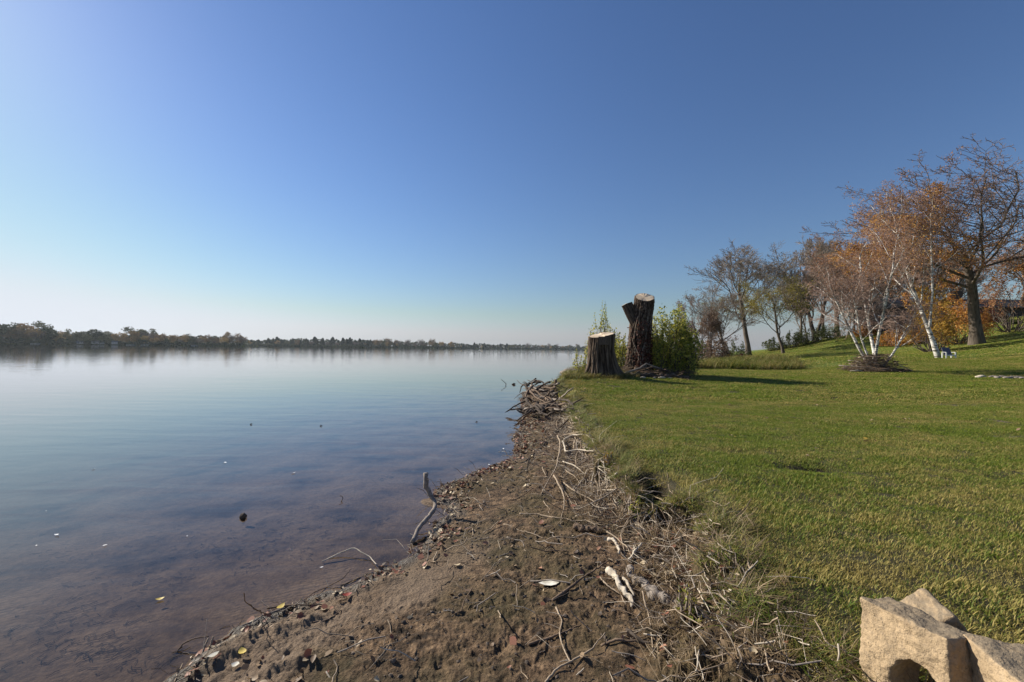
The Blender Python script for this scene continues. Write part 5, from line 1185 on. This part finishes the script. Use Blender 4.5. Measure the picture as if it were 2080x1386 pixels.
# ------------------------------------------------------------------ concrete blocks
def conc():
    t = NT('old_concrete'); g = t.pos(obj_space=True); n = t.noise(6, g, 6, .65); n2 = t.noise(60, g, 5, .7); v = t.noise(150, g, 3); st = t.noise(11, g, 5, .7)
    c = t.ramp(n, [(.3, (.27, .20, .125)), (.55, (.42, .305, .185)), (.75, (.47, .385, .28))]); c = t.mix(t.ramp(n2, [(.36, .5), (.5, 0.0)]), c, (.18, .14, .10))
    up_ = t.new('SeparateXYZ'); t.l.new(t.new('NewGeometry').outputs['Normal'], up_.inputs[0])
    li = t.math('MULTIPLY', t.ramp(up_.outputs[2], [(.55, 0.0), (.8, 1.0)]), t.ramp(st, [(.30, 0.0), (.50, .9)])); c = t.mix(li, c, t.mix(v, (.10, .075, .05), (.32, .26, .185)))
    pit = t.ramp(t.vor(70, g), [(.0, 0.0), (.16, 1.0)]); c = t.mix(t.ramp(pit, [(0, .75), (.6, 0.0)]), c, (.07, .05, .032)); dr = t.ramp(t.noise(4, g, 6, .7), [(.50, 0.0), (.62, .55)]); c = t.mix(dr, c, (.15, .105, .065))
    t.bsdf(c, .95, t.bump(t.math('ADD', t.math('ADD', n2, pit), t.math('MULTIPLY', v, .7)), .8, .008), .15); return t.m
M_conc = conc()
def block(name, label, sz, holes, loc, rot, seed, vox=.006, amp=.010, chop=()):
    def boxmesh(c, s, cyl=False):
        bm = bmesh.new()
        if cyl:
            bmesh.ops.create_cone(bm, cap_ends=True, segments=24, radius1=.5, radius2=.5, depth=1)
        else: bmesh.ops.create_cube(bm, size=1)
        me = bpy.data.meshes.new('tmp'); 
        for v in bm.verts: v.co = Vector((v.co.x * s[0] + c[0], v.co.y * s[1] + c[1], v.co.z * s[2] + c[2]))
        bm.to_mesh(me); bm.free(); return me
    o = bpy.data.objects.new(name, boxmesh((0, 0, 0), sz)); COL.objects.link(o); cut = []
    for c, s, ax in holes:
        m = boxmesh((0, 0, 0), (1, 1, 1), True)
        R_ = {'Z': Matrix.Identity(3), 'X': Matrix.Rotation(math.pi / 2, 3, 'Y'), 'Y': Matrix.Rotation(math.pi / 2, 3, 'X')}[ax]
        for v in m.vertices: q = R_ @ v.co; v.co = Vector((q.x * s[0] + c[0], q.y * s[1] + c[1], q.z * s[2] + c[2]))
        h = bpy.data.objects.new('cutter', m); COL.objects.link(h); cut.append(h)
        md = o.modifiers.new('b', 'BOOLEAN'); md.operation = 'DIFFERENCE'; md.object = h; md.solver = 'EXACT'
    for c, s, e in chop:
        m = boxmesh((0, 0, 0), s); 
        for v in m.vertices:
            q = Vector(v.co); q.rotate(Matrix.Rotation(e[0], 3, 'X') @ Matrix.Rotation(e[1], 3, 'Y') @ Matrix.Rotation(e[2], 3, 'Z')); v.co = q + Vector(c)
        h = bpy.data.objects.new('cutter', m); COL.objects.link(h); cut.append(h)
        md = o.modifiers.new('b', 'BOOLEAN'); md.operation = 'DIFFERENCE'; md.object = h; md.solver = 'EXACT'
    md = o.modifiers.new('r', 'REMESH'); md.mode = 'VOXEL'; md.voxel_size = vox; md = o.modifiers.new('s', 'SMOOTH'); md.iterations = 12; md.factor = .6
    dg = bpy.context.evaluated_depsgraph_get(); me = bpy.data.meshes.new_from_object(o.evaluated_get(dg))
    o.modifiers.clear(); o.data = me; me.name = name
    for h in cut: bpy.data.objects.remove(h)
    n = len(me.vertices); co = np.zeros(n * 3); me.vertices.foreach_get('co', co); nm = np.zeros(n * 3); me.vertices.foreach_get('normal', nm); co = co.reshape(-1, 3); nm = nm.reshape(-1, 3)
    d = np.array([mnoise.noise(Vector(c) * 9 + Vector((seed, 0, 0))) * 1.3 + mnoise.noise(Vector(c) * 28 + Vector((seed, 0, 0))) * .6 + mnoise.noise(Vector(c) * 75) * .45 - .9 * max(0, mnoise.noise(Vector(c) * 42 + Vector((9, seed, 0))) - .28) for c in co])
    co = co + nm * (d * amp)[:, None]; me.vertices.foreach_set('co', co.ravel()); me.polygons.foreach_set('use_smooth', [True] * len(me.polygons)); me.update()
    me.materials.clear(); me.materials.append(M_conc)
    o.location = loc; o.rotation_euler = rot; return tag(o, label, 'concrete block')
R_ = math.radians
# leftmost: hollow block on its side, hole through its flank
block('concrete_block', 'leftmost broken concrete block with a round hole through its side', (.16, .34, .42), [((0, -.045, -.06), (1, .20, .235), 'X')], (1.645, 1.73, .575), (R_(-7), R_(5), R_(8)), 1.0)
block('concrete_block', 'tilted smooth concrete block standing on its corner behind the others', (.21, .19, .38), [], (1.955, 1.93, .545), (R_(8), R_(-40), R_(-18)), 2.0, amp=.006)
block('concrete_block', 'largest concrete block at the right edge with a shallow recess on top', (.48, .26, .40), [((.16, -.03, .20), (.36, .11, .10), 'X')], (1.90, 1.44, .60), (R_(2), R_(1), R_(-14)), 3.0)
block('concrete_block', 'low rounded concrete fragment wedged between the two front blocks', (.14, .12, .12), [], (1.56, 1.50, .50), (R_(8), R_(10), R_(40)), 4.0, amp=.012)

# ------------------------------------------------------------------ brush round the birch, stones, debris by the stumps
rng = RS(88); pile = empty('brush_pile', bA, 'ring shaped heap of cut branches round the foot of the splayed birch', 'brush pile')
def pile_sticks(n, r0, seed, L0):
    rng = RS(seed); ps = []
    for i in range(n):
        a = rng.rand() * 6.28; rr = .35 + 1.15 * rng.rand(); c = np.array([math.cos(a) * rr * 1.02, math.sin(a) * rr * .75, 0]); hmax = 1.0 * math.exp(-((rr - .55) / .62) ** 2)
        c[2] = hmax * rng.rand() + .03; d = a + 1.57 + rng.normal() * .5; L_ = L0 * (.5 + rng.rand()); v = np.array([math.cos(d), math.sin(d) * .8, rng.normal() * .10]) * L_ / 2
        q = smooth_path([c - v, c + rng.normal(size=3) * .05 + np.array([0, 0, .05]), c + v], 6); q[:, 2] = np.maximum(q[:, 2], .02); ps.append((q, np.linspace(r0 * (.6 + .8 * rng.rand()), .004, 6)))
    return ps
b = MB(); b.tubes(pile_sticks(520, .011, 1, 1.2), 4); o = obj('twigs', b.mesh('twigs', W_brown), pile); o['kind'] = 'stuff'
for i, p in enumerate(pile_sticks(34, .028, 2, 1.6)):
    b = MB(); b.tubes([p], 6, cap=True); obj('branch', b.mesh('branch', [W_grey, W_dark, W_brown, W_tan][i % 4]), pile)
b = MB(); b.tubes([(np.array([[-1.1, -.5, .05], [-1.4, -.6, .08], [-1.9, -.65, .05]]), np.array([.05, .04, .02]))], 6, cap=True); obj('branch', b.mesh('branch', W_pale), pile)
b = MB(); b.tubes([(np.array([[.8, -.5, .55], [1.3, -.6, .25], [1.75, -.7, .03]]), np.array([.02, .018, .008]))], 6, cap=True); obj('branch', b.mesh('branch', W_pale), pile)
for i, (px, py) in enumerate([(1988, 768), (1996, 767), (2017, 767), (2026, 769), (2037, 767), (2047, 770), (2058, 768), (2069, 769), (2079, 770)]):
    p = G(px, py); rock('stone', 'flat pale stone standing apart at the left end of the stone row in the lawn' if i == 0 else 'low flat stone in the row set in the lawn at the right edge', 'stone', (p[0], p[1], p[2] + .04), (.14 + .04 * (i % 3), .12, .06 + .02 * (i % 2)), W_grey if i > 1 else W_pale, 20 + i, 2)
row_ = [o for o in COL.objects if o.get('label', '').startswith('low flat stone in the row')]
for o in row_: o['group'] = 'row of flat stones in the lawn'
number_off([(o, 0, o.location.x) for o in row_], lambda n_, b_: n_ + ' low flat stone from the left in the row set in the lawn')
def wpath(name, label, cat, pts, r0, r1, mat, lifts):
    P = np.array([[*gp(px, Y)] for px, Y in pts]); P[:, 2] += lifts; Q = smooth_path(P, 16); rng = RS(len(label)); Q[1:-1] += rng.normal(size=(14, 3)) * r0 * .3
    base = Q[0].copy(); b = MB(); b.tubes([(Q - base, np.linspace(r0, r1, 16))], 8, cap=True); return tag(obj(name, b.mesh(name, mat), loc=base), label, cat)
wpath('branch', 'pale crooked branch propped in the debris between stump and big bush', 'branch', [(1262, 18.9), (1285, 19.0), (1303, 19.1), (1313, 19.2), (1340, 19.3)], .055, .02, W_grey, [.08, .25, .36, .60, .38])
wpath('log', 'dark log lying in the shade at the foot of the tall forked trunk', 'log', [(1280, 18.7), (1310, 18.8), (1345, 18.9)], .13, .09, W_dark, [.08, .10, .08])
wpath('log', 'second dark log in the shade below the big round bush', 'log', [(1335, 18.9), (1365, 19.0), (1400, 19.2)], .09, .05, W_brown, [.06, .10, .05])
wpath('branch', 'fallen dead branch lying behind the two logs', 'branch', [(1290, 19.5), (1330, 19.6), (1372, 19.4)], .06, .02, W_brown, [.3, .42, .15])
for i, (px, Y, s, lab) in enumerate([(1306, 18.3, .13, 'white wood chip in the shadow of the wide stump'), (1345, 18.6, .16, 'pale flat piece of wood left of the bush foot'), (1362, 18.7, .10, 'small pale wood chip right of the flat piece'), (1330, 18.5, .08, 'smallest pale chip between the other wood chips')]):
    p = gp(px, Y, .04); rock('wood_chip', lab, 'wood chip', p, (s, s * .5, s * .3), W_pale, 50 + i, 2)
b = MB(); ps = []; r = RS(66)
for i in range(260):
    c = np.array(gp(1262 + 140 * r.rand(), 18.7 + 1.6 * r.rand())); c[2] += .35 * r.rand() ** 2; a = r.rand() * 6.28; L_ = .15 + .35 * r.rand(); v = np.array([math.cos(a), math.sin(a), r.normal() * .2]) * L_
    ps.append((smooth_path([c - v, c + r.normal(size=3) * .04, c + v], 5), np.linspace(.012, .004, 5)))
b.tubes(ps, 4); tag(obj('dead_twigs', b.mesh('dead_twigs', W_brown)), 'dead twigs and slash heaped between the stumps and the big bush', kind='stuff')
